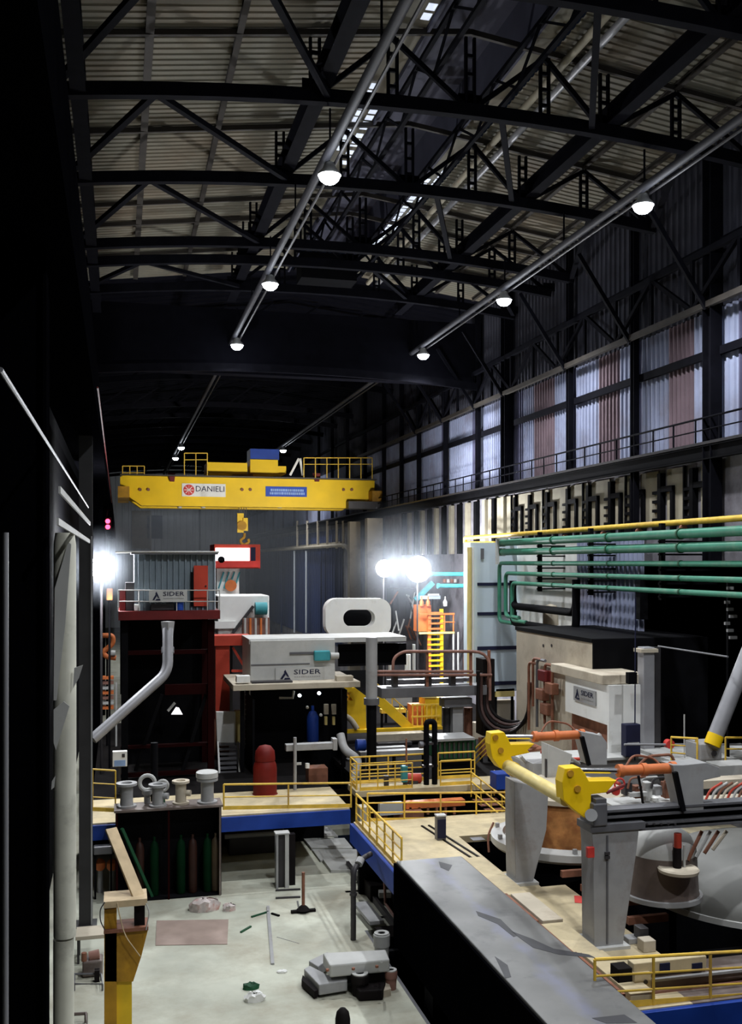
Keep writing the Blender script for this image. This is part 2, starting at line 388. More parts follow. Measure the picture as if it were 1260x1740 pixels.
STR('ceiling_monitor', mo, 'monitor')
# bright strips, glow put into their sheet, either side of the monitor, broken by slats
nn = 1
for x0, x1, y0, y1 in ((9.62, 10.62, HY0, 64.5), (14.6, 15.55, HY0, 64.5)):
    g = MB(); g.box(x0, x1, y0, y1, ZR(x0)+0.12, ZR(x0)+0.16); STR('ceiling_strip', g, 'roof')
for xx, spans in ((9.72, ((38.5, 45.0),)), (10.25, ((32.6, 33.4), (40.2, 46.5))), (14.7, ((47.5, 58.5),)), (15.2, ((46.0, 57.0),))):
    for y0, y1 in spans:
        g = MB(); y = y0
        while y < y1:
            k = 0.42 if random.random() < 0.8 else 0.15
            g.box(xx, xx+0.32, y, y+k, ZR(xx)+0.02, ZR(xx)+0.05); y += 0.62
        o = g.build('window_%d' % nn, 'sky_strip'); o['kind'] = 'structure'; nn += 1
# working platforms
p1 = MB(); p1.box(-1.1, 9.1, 39.7, 43.6, PL-0.25, PL); STR('floor_platform_left', p1, 'deck')
p1 = MB(); p1.box(-1.1, 9.1, 43.61, 64, PL-0.25, PL); STR('floor_platform_sooty', p1, 'sooty')  # shade under the tower and cavity, put into the floor colour
p2 = MB(); p2.box(8.75, 12.0, 30.3, 37.5, PL-0.25, PL); p2.box(10.75, 12.6, 20.2, 30.3, PL-0.25, PL); p4 = MB(); p4.box(12.6, 24.4, 20.2, 22.4, PL-0.25, PL); STR('floor_platform_front', p4, 'brown_dome')
p2.box(12.6, 13.4, 22.4, 28.6, PL-0.25, PL); p2.box(12.0, 24.4, 34.6, 37.5, PL-0.25, PL)
ge = MB(); ge.box(10.53, 10.95, 20.2, 30.3, PL, PL+0.012); STR('trim_8', ge, 'brown_dome')
STR('floor_platform_middle', p2, 'deck')
p3 = MB(); p3.box(10.0, 24.3, 42.4, 44.0, PL-0.25, PL); STR('floor_platform_rear', p3, 'deck')
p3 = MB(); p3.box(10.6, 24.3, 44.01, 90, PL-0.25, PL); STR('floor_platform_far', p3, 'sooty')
pr = MB(); pr.box(9.7, 9.8, 30.4, 37.4, -2.4, PL-0.26); pr.box(8.9, 9.7, 30.4, 30.5, -2.4, PL-0.26); pr.box(13.2, 13.3, 22.4, 28.6, -2.4, PL-0.26); pr.box(11.8, 11.9, 28.6, 34.5, -2.4, PL-0.26)
pr.box(10.9, 24.4, 20.4, 20.5, -2.4, PL-0.26); pr.box(10.9, 11.0, 20.5, 30.3, -2.4, PL-0.26); pr.box(8.9, 24.4, 37.2, 37.45, -2.4, PL-0.26); pr.box(12.6, 24.4, 34.6, 34.7, -2.4, PL-0.26)
STR('wall_pit', pr, 'black')
# blue edge beams
e = MB(); e.box(-1.1, 9.1, 39.55, 39.69, PL-0.62, PL-0.06); STR('trim_5', e, 'blue')
e = MB(); e.box(8.6, 8.74, 30.3, 37.5, PL-0.75, PL-0.05); STR('trim_6', e, 'blue')
e = MB(); e.box(10.75, 24.4, 20.05, 20.19, PL-1.0, PL-0.02); STR('trim_7', e, 'blue')
e = MB(); e.box(-1.1, 9.1, 44.9, 45.4, -0.0, PL-0.3); STR('wall_under_platform', e, 'black')

# ================================================================== ROOF STEEL
ordn = ['first', 'second', 'third', 'fourth', 'fifth', 'sixth', 'seventh', 'eighth', 'ninth', 'tenth', 'eleventh']
TY = [26.6, 34.2, 42.0, 50.6, 53.6, 59.0]
NODES = [-2.2, 6.6, 9.4, 12.3, 15.2, 17.6, 20.6, 24.2]
for k, y in enumerate(TY):
    t = T('roof_truss', 'black lattice roof truss spanning the hall, %s from the camera' % ordn[k], 'roof truss', (12, y, ZB(12)), 'roof trusses')
    def cp(x): return Vector((x, y, ZB(x)))
    def rp(x): return Vector((x, y, ZR(x)-0.35))
    c = MB()
    xs = [HX0+0.05 + (HX1-HX0-0.35)*i/14 for i in range(15)]
    for a, b in zip(xs, xs[1:]): c.beam(cp(a), cp(b), 0.34, 0.46)
    c.build('bottom_chord', 'truss', t)
    c = MB()
    for a, b in zip(NODES, NODES[1:]): c.beam(rp(a)+Vector((0,0,.2)), rp(b)+Vector((0,0,.2)), 0.14, 0.2)
    c.build('top_chord', 'purlin', t)
    for j, x in enumerate(NODES[1:-1]):
        g = MB()
        for s in (-0.16, 0.16): g.beam(cp(x)+Vector((s,0,0)), rp(x)+Vector((s,0,0)), 0.10, 0.14)
        n = 4
        for i in range(1, n): 
            q = cp(x).lerp(rp(x), i/n); g.beam(q-Vector((.2,0,0)), q+Vector((.2,0,0)), 0.1, 0.12)
        g.build('battened_post', 'truss', t)
    for j, (a, b) in enumerate(zip(NODES, NODES[1:])):
        if j == 0: continue
        g = MB(); g.beam(cp(a) if j % 2 else rp(a), rp(b) if j % 2 else cp(b), 0.15, 0.18)
        q = (cp(b) if j % 2 == 0 else cp(a)); g.box(q.x-0.45, q.x+0.45, y-0.03, y+0.03, q.z+0.15, q.z+0.6)
        g.build('diagonal', 'truss', t)
# chord-level wind bracing between trusses
for k, (y0, y1) in enumerate(zip(TY, TY[1:])):
    if y1 - y0 < 5: continue
    for (xa, xb, w) in (((3.6, 7.0) if k == 0 else (1.2, 6.8)) + ('left of the lamp row',), (1.2, -2.1, 'beside the left wall'), (13.6, 17.0, 'right of the monitor'), (21.0, 24.0, 'beside the right wall')):
        g = MB(); g.beam((xa, y0+0.2, ZB(xa)), (xb, y1-0.2, ZB(xb)), 0.22, 0.2)
        S('wind_brace', g, 'truss', 'dark diagonal roof brace %s behind the %s truss' % (w, ordn[k]), 'roof brace', 'roof wind braces')
# longitudinal girders and purlins
for x, z, w, h, m, lab in ((6.9, 16.9, 0.55, 0.75, 'truss', 'dark longitudinal roof girder above the left lamp row'),
                           (17.9, 16.7, 0.5, 0.7, 'truss', 'dark longitudinal roof girder right of the roof monitor'),
                           (-1.3, 15.7, 0.5, 0.7, 'truss', 'black longitudinal roof girder along the left wall')):
    g = MB(); g.ibeam((x, HY0+1, EYE+z), (x, 63.8, EYE+z), w, h); S('roof_girder', g, m, lab, 'roof girder')
for k, (x, r) in enumerate(((1.0, 0.14), (4.0, 0.11), (20.6, 0.11), (23.2, 0.09))):
    g = MB(); g.ibeam((x, HY0+1, ZR(x)-0.12), (x, 64, ZR(x)-0.12), r*2, 0.22); STR('trim_%d' % (10+k), g, 'purlin')
for k, (x, dz) in enumerate(((15.9, -0.45), (16.5, -0.45))):
    g = MB(); g.cyl((x, HY0+1, ZR(x)+dz), (x, 64, ZR(x)+dz), 0.15, n=12)
    S('roof_pipe', g, 'cream_panel' if k == 0 else 'tube_grey', ['beige pipe running along under the roof beside the right rooflight', 'grey pipe running along under the roof right of the beige one'][k], 'pipe', smooth=True)
# lattice girder of the roof monitor
for x, lab in ((11.0, 'left'), (14.2, 'right')):
    t = T('lattice_girder', 'black lattice girder under the %s edge of the roof monitor' % lab, 'lattice girder', (x, 20, ZR(x)-1.6))
    for z, nm in ((-1.6, 'bottom_chord'), (-0.3, 'top_chord')):
        g = MB(); g.beam((x, HY0+1, ZR(x)+z), (x, 63.8, ZR(x)+z), 0.16, 0.16); g.build(nm, 'truss', t)
    y = 19.0; i = 0
    while y < 62:
        g = MB(); g.beam((x, y, ZR(x)-1.6 if i % 2 else ZR(x)-0.3), (x, y+2.2, ZR(x)-0.3 if i % 2 else ZR(x)-1.6), 0.09, 0.09); g.build('diagonal', 'truss', t)
        y += 2.2; i += 1
S('roof_ventilator', MB().px(512, 430, 606, 474, 55.5, 1.6), 'black', 'black ventilator box hanging under the roof between the lamp rows', 'ventilator')
# dark smoke curtain across the hall
cu = T('smoke_curtain', 'black sheet metal smoke curtain hanging across the hall behind the third lamps', 'smoke curtain', (12, 65, EYE+11.9))
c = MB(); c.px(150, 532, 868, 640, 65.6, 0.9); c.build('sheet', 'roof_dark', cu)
c = MB()
for i in range(20):
    x = HX0+0.3+i*(HX1-HX0-0.6)/20; x2 = HX0+0.3+(i+1)*(HX1-HX0-0.6)/20
    z = lambda q: EYE+12.0+0.7*(1-((q-11)/14)**2)
    c.beam((x, 65.3, z(x)), (x2, 65.3, z(x2)), 0.3, 0.5)
c.build('bottom_beam', 'truss', cu)
# trusses beyond the curtain, in the dark
for k, y in enumerate((72, 80, 88, 104, 112, 120, 128, 136, 144, 152, 160, 168, 176, 184)):
    g = MB(); xs = [HX0+0.05 + (HX1-HX0-0.35)*i/8 for i in range(9)]
    for a, b in zip(xs, xs[1:]): g.beam((a, y, ZB(a)), (b, y, ZB(b)), 0.3, 0.5); g.beam((a, y, ZB(a) if i % 2 else ZR(a)-.3), (b, y, ZR(b)-.3 if i % 2 else ZB(b)), 0.15, 0.15)
    S('roof_truss', g, 'truss', 'dark truss in the far roof, %d bays behind the smoke curtain' % (k+1), 'roof truss', 'far roof trusses')

# ================================================================== LAMPS AND CABLE TRAYS
LX = (7.22, 19.5)
LZ = EYE + 13.7
for s, x in zip(('left', 'right'), LX):
    t = T('cable_tray', 'long grey conduit carrying the %s row of ceiling lamps' % s, 'conduit', (x, 20, LZ+0.45))
    MB().tube([(x-0.15, HY0+1, LZ+0.55), (x-0.15, 180, LZ+0.55)], 0.16, 12).build('conduit', 'tray', t, True)
    MB().tube([(x+0.2, HY0+1, LZ+0.42), (x+0.2, 180, LZ+0.42)], 0.06, 8).build('cable', 'charcoal', t, True)
    y = 20.0
    while y < 64:
        MB().beam((x, y+0.3, LZ+0.6), (x, y+0.3, ZB(x)-0.2), 0.06, 0.06).build('hanger', 'truss', t); y += 7.15
def lamp(x, y, label, near=True, lit=True, power=1.0):
    t = T('high_bay_lamp', label, 'lamp', (x, y, LZ-0.25), 'ceiling lamps')
    MB().lathe([(0.10, 0.46), (0.18, 0.44), (0.24, 0.24), (0.40, 0.08), (0.42, 0.0), (0.38, 0.0)], (x, y, LZ-0.02), 20).build('housing', 'grey_lt', t, True)
    MB().lathe([(0.001, -0.30), (0.2, -0.27), (0.33, -0.16), (0.39, -0.02), (0.39, 0.0)], (x, y, LZ-0.02), 20).build('lens', 'lens', t, True)
    MB().beam((x, y, LZ+0.38), (x, y, LZ+0.5), 0.06, 0.06).build('bracket', 'charcoal', t)
    if lit:
        l = bpy.data.lights.new('lamp_light', 'SPOT'); l.energy = LAMP_W*power; l.spot_size = math.radians(140); l.spot_blend = 0.7; l.shadow_soft_size = 0.3; l.color = (0.93, 0.96, 1.0)
        o = bpy.data.objects.new('lamp_light', l); COL.objects.link(o); o.location = (0, 0, -0.2); o.parent = t
        l = bpy.data.lights.new('lamp_spill', 'POINT'); l.energy = LAMP_UP*power; l.shadow_soft_size = 0.3; l.color = (0.84, 0.91, 1.0)
        o = bpy.data.objects.new('lamp_spill', l); COL.objects.link(o); o.location = (0.0, -0.9, -0.7); o.parent = t
names = {34.7: 'nearest lit', 49.0: 'second lit', 63.3: 'third lit', 121.5: 'distant lit', 134: 'farthest lit'}
for s, x in zip(('left', 'right'), LX):
    for y in (6.0, 20.4, 34.7, 49.0, 63.3, 121.5, 134.0):
        if s == 'right' and y == 134.0: continue
        nm = names.get(y, 'overhead' if y > 10 else 'rearmost')
        lamp(x, y, '%s ceiling lamp of the %s row under its conduit' % (nm, s), power=1.0 if y < 100 else 1.0)

# ================================================================== RIGHT WALL STEEL
cn = 0
for k, y in enumerate(COLY[:14]):
    w = {1: 0.55, 4: 0.62}.get(k, 0.3)
    g = MB(); g.ibeam((HX1-0.44, y, 12.6 if y < 46 else WALK), (HX1-0.44, y, EYE+17.3), w, w*1.1)
    S('steel_column', g, 'truss', 'black steel wall column on the right wall, %s from the camera' % (ordn[k] if k < 11 else ['twelfth', 'thirteenth', 'fourteenth'][k-11]), 'column', 'right wall columns')
gw = T('crane_gangway', 'dark crane rail girder and gangway along the right wall', 'gangway', (HX1-0.6, 60, WALK-0.5))
MB().box(HX1-0.75, HX1-0.02, HY0+1, HY1-1, WALK-0.12, WALK).build('deck_plate', 'charcoal', gw)
MB().ibeam((HX1-0.6, HY0+1, WALK-0.45), (HX1-0.6, HY1-1, WALK-0.45), 0.25, 0.6).build('rail_girder', 'black', gw)
railing('thin black handrail along the crane gangway on the right wall', [(HX1-0.7, 24, WALK), (HX1-0.7, 92, WALK)], 1.0, 1.75, 'truss', 0.04, 1, False)
# lattice eaves girder along the right wall
t = T('lattice_girder', 'black lattice girder along the eaves of the right wall', 'lattice girder', (HX1-0.7, 45, EYE+10.6))
for z, nm in ((10.75, 'bottom_chord'), (13.0, 'top_chord')):
    MB().beam((HX1-0.7, 20, EYE+z), (HX1-0.7, 100, EYE+z), 0.22, 0.25).build(nm, 'truss' if z > 11 else 'purlin', t)
y = 28.0; k = 0
while y < 80:
    MB().beam((HX1-0.7, y, EYE+(10.75 if k % 2 else 13.0)), (HX1-0.7, y+3.4, EYE+(13.0 if k % 2 else 10.75)), 0.16, 0.2).build('diagonal', 'truss', t)
    MB().beam((HX1-0.7, y, EYE+10.75), (HX1-0.7, y, EYE+13.0), 0.14, 0.2).build('post', 'truss', t); y += 3.4; k += 1
for k, y in enumerate(COLY[1:8]):
    MB().beam((HX1-0.7, y, EYE+10.6), (HX1-3.4, y, EYE+14.6), 0.16, 0.2).build('knee_brace', 'truss', t)
# strip under the gangway: cream panels between black posts, cable brackets and L-shaped bus frames
for k, px in enumerate((1208, 1150, 1105, 1062, 1022, 985, 950, 918, 890, 866, 845)):
    y0 = WX(px-14, 840, HX1).y; y1 = WX(px+16, 840, HX1).y
    g = MB(); g.box(HX1-0.10, HX1-0.02, y1, y0, EYE+1.8, WALK-0.8)
    S('cladding_sheet', g, 'cream_panel', 'cream wall panel under the gangway, %s from the right edge of the photo' % ordn[k], 'cladding', 'cream panels under the gangway')
for k, px in enumerate((1183, 1128, 1080, 1043, 1005, 970, 935, 905, 880)):
    y = WX(px, 840, HX1).y
    t = T('bus_bar_support', 'black L-shaped cable frame on the strip under the gangway, %s from the right' % ordn[k], 'cable frame', (HX1-0.15, y, EYE+1.6), 'cable frames under the gangway')
    MB().beam((HX1-0.15, y, EYE+1.2), (HX1-0.15, y, EYE+4.1), 0.28, 0.28).build('upright', 'black', t)
    MB().beam((HX1-0.15, y-0.1, EYE+3.35), (HX1-0.15, y-1.1, EYE+3.35), 0.26, 0.26).build('arm', 'black', t)
    MB().beam((HX1-0.15, y-1.0, EYE+1.2), (HX1-0.15, y-1.0, EYE+3.4), 0.2, 0.22).build('dropper', 'black', t)
    for i in range(5):
        MB().beam((HX1-0.15, y+0.12, EYE+1.55+i*0.42), (HX1-0.15, y+0.72, EYE+1.55+i*0.42), 0.14, 0.14).build('bracket_arm', 'black', t)
    if k % 2 == 0:
        MB().beam((HX1-0.15, y+0.75, EYE+1.3), (HX1-0.15, y+0.75, EYE+4.3), 0.1, 0.1).build('bracket_rail', 'black', t)

for k, px in enumerate((862, 846, 830, 815, 800, 786, 772, 759, 746, 734, 722, 711, 700, 690)):
    y = WX(px, 850, HX1).y; g = MB(); g.box(HX1-0.3, HX1-0.02, y, y+0.5, EYE+0.6, WALK-0.8)
    S('wall_stud', g, 'black' if k % 2 else 'cream_panel', '%s upright stud under the far part of the gangway, %s beyond the cable frames' % ('black' if k % 2 else 'pale', (ordn + ['twelfth', 'thirteenth', 'fourteenth'])[k]), 'stud', 'studs under the far gangway')
# ================================================================== OVERHEAD CRANE (Y 93)
CY = 93.0
zt, zb = W(400, 810, CY).z, W(400, 861, CY).z
cr = T('overhead_crane', 'yellow double-girder overhead travelling crane spanning the far hall', 'crane', (12, CY, zb))
x0, x1 = W(204, 835, CY).x, W(636, 840, CY).x
g = MB(); ax, bx_ = W(240, 860, CY).x, W(596, 866, CY).x
prof = [(x0, zt-0.25), (x0+0.4, zt), (x1, zt), (x1, zb+1.0), (bx_, zb), (ax, zb), (x0+0.6, zb+0.9), (x0, zb+1.2)]
g.prism([(x, CY, z) for x, z in prof], (0, 1.3, 0)); g.build('main_girder', 'crane_yellow', cr)
g = MB(); g.prism([(x, CY+4.2, z) for x, z in prof], (0, 1.3, 0)); g.build('main_girder', 'crane_yellow', cr)
for xx in (x0-0.2, x1-0.6):
    MB().box(xx, xx+1.0, CY-1.5, CY+7, zb+0.6, zb+1.6).build('end_carriage', 'rust_yellow', cr)
MB().box(x0, x1, CY-0.9, CY-0.02, zt-0.12, zt-0.02).build('walkway', 'charcoal', cr)
g = MB(); g.box(bx_-0.5, x1+0.3, CY-1.2, CY+0.5, zb-0.1, zb+0.6); g.build('end_platform', 'charcoal', cr)
# sign plates with lettering
a0, a1, b0, b1 = RECT(309, 822, 383, 844, CY-0.03)
pl = MB().box(a0, a1, CY-0.06, CY-0.005, b0, b1).build('name_plate', 'white', cr)
h = b1-b0
MB().cyl((a0+h*0.52, CY-0.07, b0+h*0.5), (a0+h*0.52, CY-0.09, b0+h*0.5), h*0.42, n=24).build('emblem', 'red_br', pl)
e = MB()
for i in range(4):
    an = i*math.pi/4; d = Vector((math.cos(an), 0, math.sin(an)))*h*0.36; c = Vector((a0+h*0.52, CY-0.10, b0+h*0.5)); e.beam(c-d, c+d, 0.02, h*0.05)
e.build('emblem_spokes', 'white', pl)
text('DANIELI', 'navy', pl, (a0+h*1.05, CY-0.08, b0+h*0.40), (1,0,0), (0,0,1), h*0.42, width=(a1-a0)-h*1.15)
a0, a1, b0, b1 = RECT(451, 827, 521, 844, CY-0.03)
pl = MB().box(a0, a1, CY-0.06, CY-0.005, b0, b1).build('blue_plate', 'blue_plate', cr)
g = MB(); w = a1-a0; h = b1-b0
for r_, (s, e_) in enumerate(((0.12, 0.9), (0.1, 0.92))):
    x = a0+w*s
    while x < a0+w*e_:
        k = w*random.uniform(0.02, 0.05); g.box(x, x+k, CY-0.085, CY-0.065, b0+h*(0.52-0.32*r_), b0+h*(0.76-0.32*r_)); x += k+w*0.012
g.build('worn_lettering', 'letter_blue', pl)
for px in (245, 418, 590):
    for dx in (-7, 7):
        c = W(px+dx, 832, CY); MB().cyl(c, c-Vector((0,0.15,0)), 0.14, n=12).build('bracket', 'rust', cr)
for px in (291, 537):
    a0, a1, b0, b1 = RECT(px-6, 804, px+7, 818, CY-0.3); MB().prism([(a0,CY-0.3,b1),(a1,CY-0.3,b1),(a1-0.1,CY-0.3,b0),(a0+0.25,CY-0.3,b0)], (0,0.28,0)).build('buffer', 'red_dk', cr)
for px in (305, 345, 475, 560):
    c = W(px, 862, CY+0.6); MB().lathe([(0.05,0.25),(0.22,0.0),(0.2,-0.08),(0.001,-0.1)], c, 12).build('underside_lamp', 'grey_lt', cr, True)
# trolley on top
tp = MB(); tp.px(352, 786, 420, 805, CY+1.0, 3.5); tp.px(425, 781, 472, 805, CY+0.8, 3.5); tp.px(472, 792, 486, 805, CY+1.0, 3); tp.build('trolley', 'crane_yellow', cr)
MB().px(425, 763, 474, 781, CY+1.0, 2.5).build('motor_cover', 'blue', cr)
MB().px(396, 806, 430, 858, CY+1.31, 2.88).build('hoist_frame', 'rust_yellow', cr)
for px0, px1, py in ((300, 350, 776), (350, 352, 770)):
    pass
def crail(p0, p1, q, k, nm):
    g = MB(); a, b = W(p0, q, CY-0.85), W(p1, q, CY-0.85)
    g.tube([a, b], 0.05, 6); g.tube([a-Vector((0,0,0.6)), b-Vector((0,0,0.6))], 0.04, 6)
    for i in range(k+1):
        c = a.lerp(b, i/k); g.tube([c, (c.x, c.y, zt-0.1)], 0.05, 6)
    g.build(nm, 'rail_yellow', cr)
crail(313, 352, 770, 2, 'handrail'); crail(516, 632, 778, 6, 'handrail'); crail(208, 245, 792, 3, 'handrail')
g = MB(); c = W(505, 808, CY-0.2)
for d in (-0.7, 0.5): g.beam(c+Vector((d,0,0)), c+Vector((d*0.1+0.2,0,1.6)), 0.2, 0.2)
g.build('pulley_frame', 'white', cr)
# hook block
hk = T('hook_block', 'yellow crane hook block hanging on its ropes under the crane', 'hook', W(412, 925, CY+2))
c = W(412, 866, CY+2)
for d in (-0.35, -0.12, 0.12, 0.35): MB().tube([c+Vector((d,0,0.6)), W(412, 893, CY+2)+Vector((d*0.8,0,0))], 0.035, 6).build('rope', 'charcoal', hk)
g = MB(); g.px(403, 872, 414, 905, CY+1.7, 0.3); g.px(413, 880, 421, 902, CY+1.5, 0.5); g.build('side_plate', 'crane_yellow', hk)
MB().cyl(W(411, 893, CY+1.5), W(411, 893, CY+2.4), 0.45, n=18).build('sheave', 'rust_yellow', hk, True)
q = W(415, 906, CY+2)
MB().tube(bend([q, q+Vector((0,0,-0.4)), q+Vector((-0.45,0,-0.7)), q+Vector((-0.1,0,-1.15)), q+Vector((0.45,0,-0.85)), q+Vector((0.35,0,-0.55))], 0.3), 0.13, 8).build('hook', 'rust_yellow', hk, True)

# ================================================================== LEFT SIDE: crane rail, columns, conduits
g = T('crane_rail_girder', 'black crane rail girder running along the left wall above the columns', 'rail girder', (-1.2, 60, EYE+4.4))
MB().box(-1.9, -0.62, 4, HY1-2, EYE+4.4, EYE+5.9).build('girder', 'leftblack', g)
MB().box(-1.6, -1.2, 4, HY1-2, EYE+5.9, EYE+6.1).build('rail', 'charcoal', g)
MB().tube([(-0.9, 25, EYE+5.2+0.0), (-0.9, 25.1, EYE+5.2)], 0.02, 6).build('joint', 'charcoal', g)
S('conductor_bar', MB().tube([(-0.60, 30, EYE+5.05), (-0.60, 88, EYE+5.05)], 0.03, 6), 'red_dk', 'thin dark red conductor bar along the left crane rail', 'conductor bar')
b = T('warning_beacon', 'small red warning light at the left end of the crane', 'beacon', W(183, 898, 88))
c = W(183, 890, 88)
MB().box(c.x-0.3, c.x+0.3, 88.1, 88.5, c.z-0.55, c.z+0.55).build('housing', 'black', b); MB().beam((c.x-0.1, 88.3, c.z+0.5), (-0.9, 88.3, EYE+4.6), 0.1).build('bracket', 'black', b)
for d in (-0.27, 0.22): MB().cyl(c+Vector((0,0.1,d)), c+Vector((0,-0.05,d)), 0.2, n=14).build('lens', 'red_lamp', b)
l = bpy.data.lights.new('beacon_light', 'POINT'); l.energy = 40; l.color = (1, .05, .1); o = bpy.data.objects.new('beacon_light', l); COL.objects.link(o); o.parent = b; o.location = (0, -0.6, 0.4)
# nearest black column at the left edge of the view
k = T('steel_column', 'black built-up steel column filling the left edge, nearest to the camera', 'column', (-1.6, 15, 0))
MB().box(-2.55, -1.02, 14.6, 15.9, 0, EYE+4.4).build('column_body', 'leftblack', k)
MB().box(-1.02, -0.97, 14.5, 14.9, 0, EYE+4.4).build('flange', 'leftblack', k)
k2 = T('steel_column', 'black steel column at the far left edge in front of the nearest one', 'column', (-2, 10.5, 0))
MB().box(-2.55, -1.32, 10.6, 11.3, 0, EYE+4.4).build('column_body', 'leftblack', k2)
w = W(9, 1200, 9.5); S('conduit_pipe', MB().cyl((w.x, 9.5, 0.2), (w.x, 9.5, W(9, 905, 9.5).z), 0.028, n=10), 'tube_grey', 'thin upright grey conduit on the black column at the left edge', 'conduit', smooth=True)
# pale flattened column with peeling paint
xx = W(110, 1300, 19); pc = T('pale_column', 'pale grey column with peeling paint at the left', 'column', (xx.x, 19, 0))
prof = []
def colw(p0, p1, py, Y): a = W(p0, py, Y); b = W(p1, py, Y); return a.x, b.x, a.z
c0 = colw(91, 123, 1600, 19); c1 = colw(95, 130, 1000, 19)
MB().lathe([(0.185, 0), (0.185, W(100, 1602, 19).z)], ((c0[0]+c0[1])/2, 19.2, 0), 20).build('lower_sleeve', 'peel', pc, True)
MB().lathe([(0.20, W(100, 1598, 19).z), (0.205, W(100, 1200, 19).z), (0.20, W(100, 925, 19).z), (0.17, W(100, 905, 19).z)], ((c0[0]+c0[1])/2+0.02, 19.2, 0), 20).build('shaft', 'peel', pc, True)
for pts in (((93,1000),(116,921),(121,925),(111,1060),(96,1190),(91,1190)), ((91,1206),(108,1192),(118,1200),(95,1275),(91,1262)), ((126,1135),(141,1130),(134,1152),(124,1170)), ((88,1328),(94,1318),(92,1338),(87,1342))):
    MB().prism([W(p, q, 18.93) for p, q in pts], (0, 0.03, 0)).build('peeling_strip', 'grey_lt', pc)
xx = WZ(146, 1575, 0); k = T('steel_column', 'dark grey steel column standing on the floor behind the peeling one', 'column', (xx.x, xx.y, 0))
a, b = W(134, 1400, xx.y).x, W(157, 1400, xx.y).x
MB().ibeam((a/2+b/2, xx.y+0.2, 0), (a/2+b/2, xx.y+0.2, EYE+4.4), b-a, 0.4, 0.05, 0.05).build('shaft', 'darkcol', k)
MB().box(b-0.05, b, xx.y-0.02, xx.y+0.02, 0, EYE+0.9).build('edge_angle', 'grey', k)
MB().box(a-0.15, b+0.15, xx.y-0.15, xx.y+0.6, 0, 0.06).build('base_plate', 'darkcol', k)
for n_, y in enumerate((45.5, 58, 72, 86)):
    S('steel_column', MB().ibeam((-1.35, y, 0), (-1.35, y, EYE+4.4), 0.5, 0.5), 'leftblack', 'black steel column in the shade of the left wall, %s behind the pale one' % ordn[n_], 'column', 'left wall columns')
# sloping light tubes at the left
def seg(name, lab, p, q, X, r, m='tube_grey', cat='conduit'):
    return S(name, MB().tube([WX(*p, X), WX(*q, X)], r, 8), m, lab, cat, smooth=True) if cat == 'conduit' else S(name, MB().beam(WX(*p, X), WX(*q, X), 0.03, r*1.6), m, lab, cat)
seg('handrail_tube', 'long thin pale handrail tube running along the black left columns', (1, 628), (150, 862), -0.95, 0.022)
seg('stair_stringer', 'upper short pale bar above the peeling column', (101, 832), (153, 890), -0.8, 0.06, 'grey_lt', 'bar')
seg('stair_stringer', 'lower short pale bar just above the peeling column top', (98, 886), (152, 920), -0.8, 0.06, 'grey_lt', 'bar')

# ================================================================== TOWER WITH SIGN CABIN (left middle)
TYY = 47.0
tz = PL
tw = T('support_tower', 'black and dark red steel tower carrying the corrugated cabin', 'tower', (2.2, TYY+1.5, tz))
xl, xr = W(206, 1200, TYY).x, W(364, 1200, TYY).x
ztop = W(285, 1054, TYY).z
for x in (xl, xr-0.3):
    for y in (TYY+0.1, TYY+3.6): MB().ibeam((x+0.15, y, tz), (x+0.15, y, ztop), 0.3, 0.3).build('column', 'red_sooty' if x > 2 else 'black', tw)
MB().box(xl, xr, TYY+3.9, TYY+4.0, tz, ztop).build('back_panel', 'black', tw)
MB().box(xl-0.05, xl, TYY, TYY+4.0, W(200,1180,TYY).z, ztop).build('side_panel', 'black', tw)
for (p0,q0,p1,q1) in ((280,1163,362,1180),(205,1105,362,1112),(205,1265,362,1270),(205,1312,362,1318)):
    MB().px(p0,q0,p1,q1, TYY+0.2, 0.3).build('beam', 'red_sooty', tw)
for a, b in (((230,1310),(275,1180)), ((350,1180),(310,1310))):
    MB().beam(W(*a, TYY+0.4), W(*b, TYY+0.4), 0.16, 0.16).build('brace', 'black', tw)
wl = T('work_lamp', 'small white triangular work lamp shining inside the dark tower', 'lamp', W(298, 1215, TYY+3))
MB().prism([W(p,q,TYY+3) for p,q in ((291,1214),(310,1214),(304,1203),(299,1202))], (0,0.1,0)).build('shade', 'lit_window', wl); MB().beam(W(285,1208,TYY+3), W(297,1194,TYY+3), 0.12).build('arm', 'white', wl); MB().beam(W(300,1203,TYY+3.2), W(300,1165,TYY+3.2), 0.05).build('hanger', 'black', wl)
# cabin
cab = T('control_cabin', 'grey corrugated cabin with a sign board and an orange door on top of the tower', 'cabin', (2.2, TYY+1.5, ztop))
a0, a1, b0, b1 = RECT(201, 1038, 374, 1053, TYY-0.5)
MB().box(a0, a1, TYY-0.5, TYY+4.2, b0, b1).build('floor_beam', 'red_dk', cab)
c0, c1, d0, d1 = RECT(228, 942, 366, 1038, TYY)
MB().corr((c0, TYY, b1), (c1-c0, 0, 0), (0, 0, d1-b1), 0.26, 0.07, (0,-1,0)).build('front_cladding', 'cabin', cab)
MB().box(c0, c1, TYY+0.1, TYY+3.8, b1, d1-0.02).build('body', 'grey_dk', cab)
MB().box(c0-0.15, c1+0.1, TYY-0.3, TYY+4.0, d1, d1+0.12).build('roof_edge', 'grey_dk', cab)
e0, e1, f0, f1 = RECT(329, 961, 353, 1030, TYY-0.1)
d = MB().box(e0, e1, TYY-0.14, TYY-0.08, f0, f1).build('door', 'red', cab)
MB().box(e0-0.14, e0-0.02, TYY-0.13, TYY-0.08, f0, f1-0.3).build('door_gap', 'black', cab)
MB().cyl((e1-0.1, TYY-0.2, (f0+f1)/2), (e1-0.1, TYY-0.14, (f0+f1)/2), 0.04).build('handle', 'chrome', d)
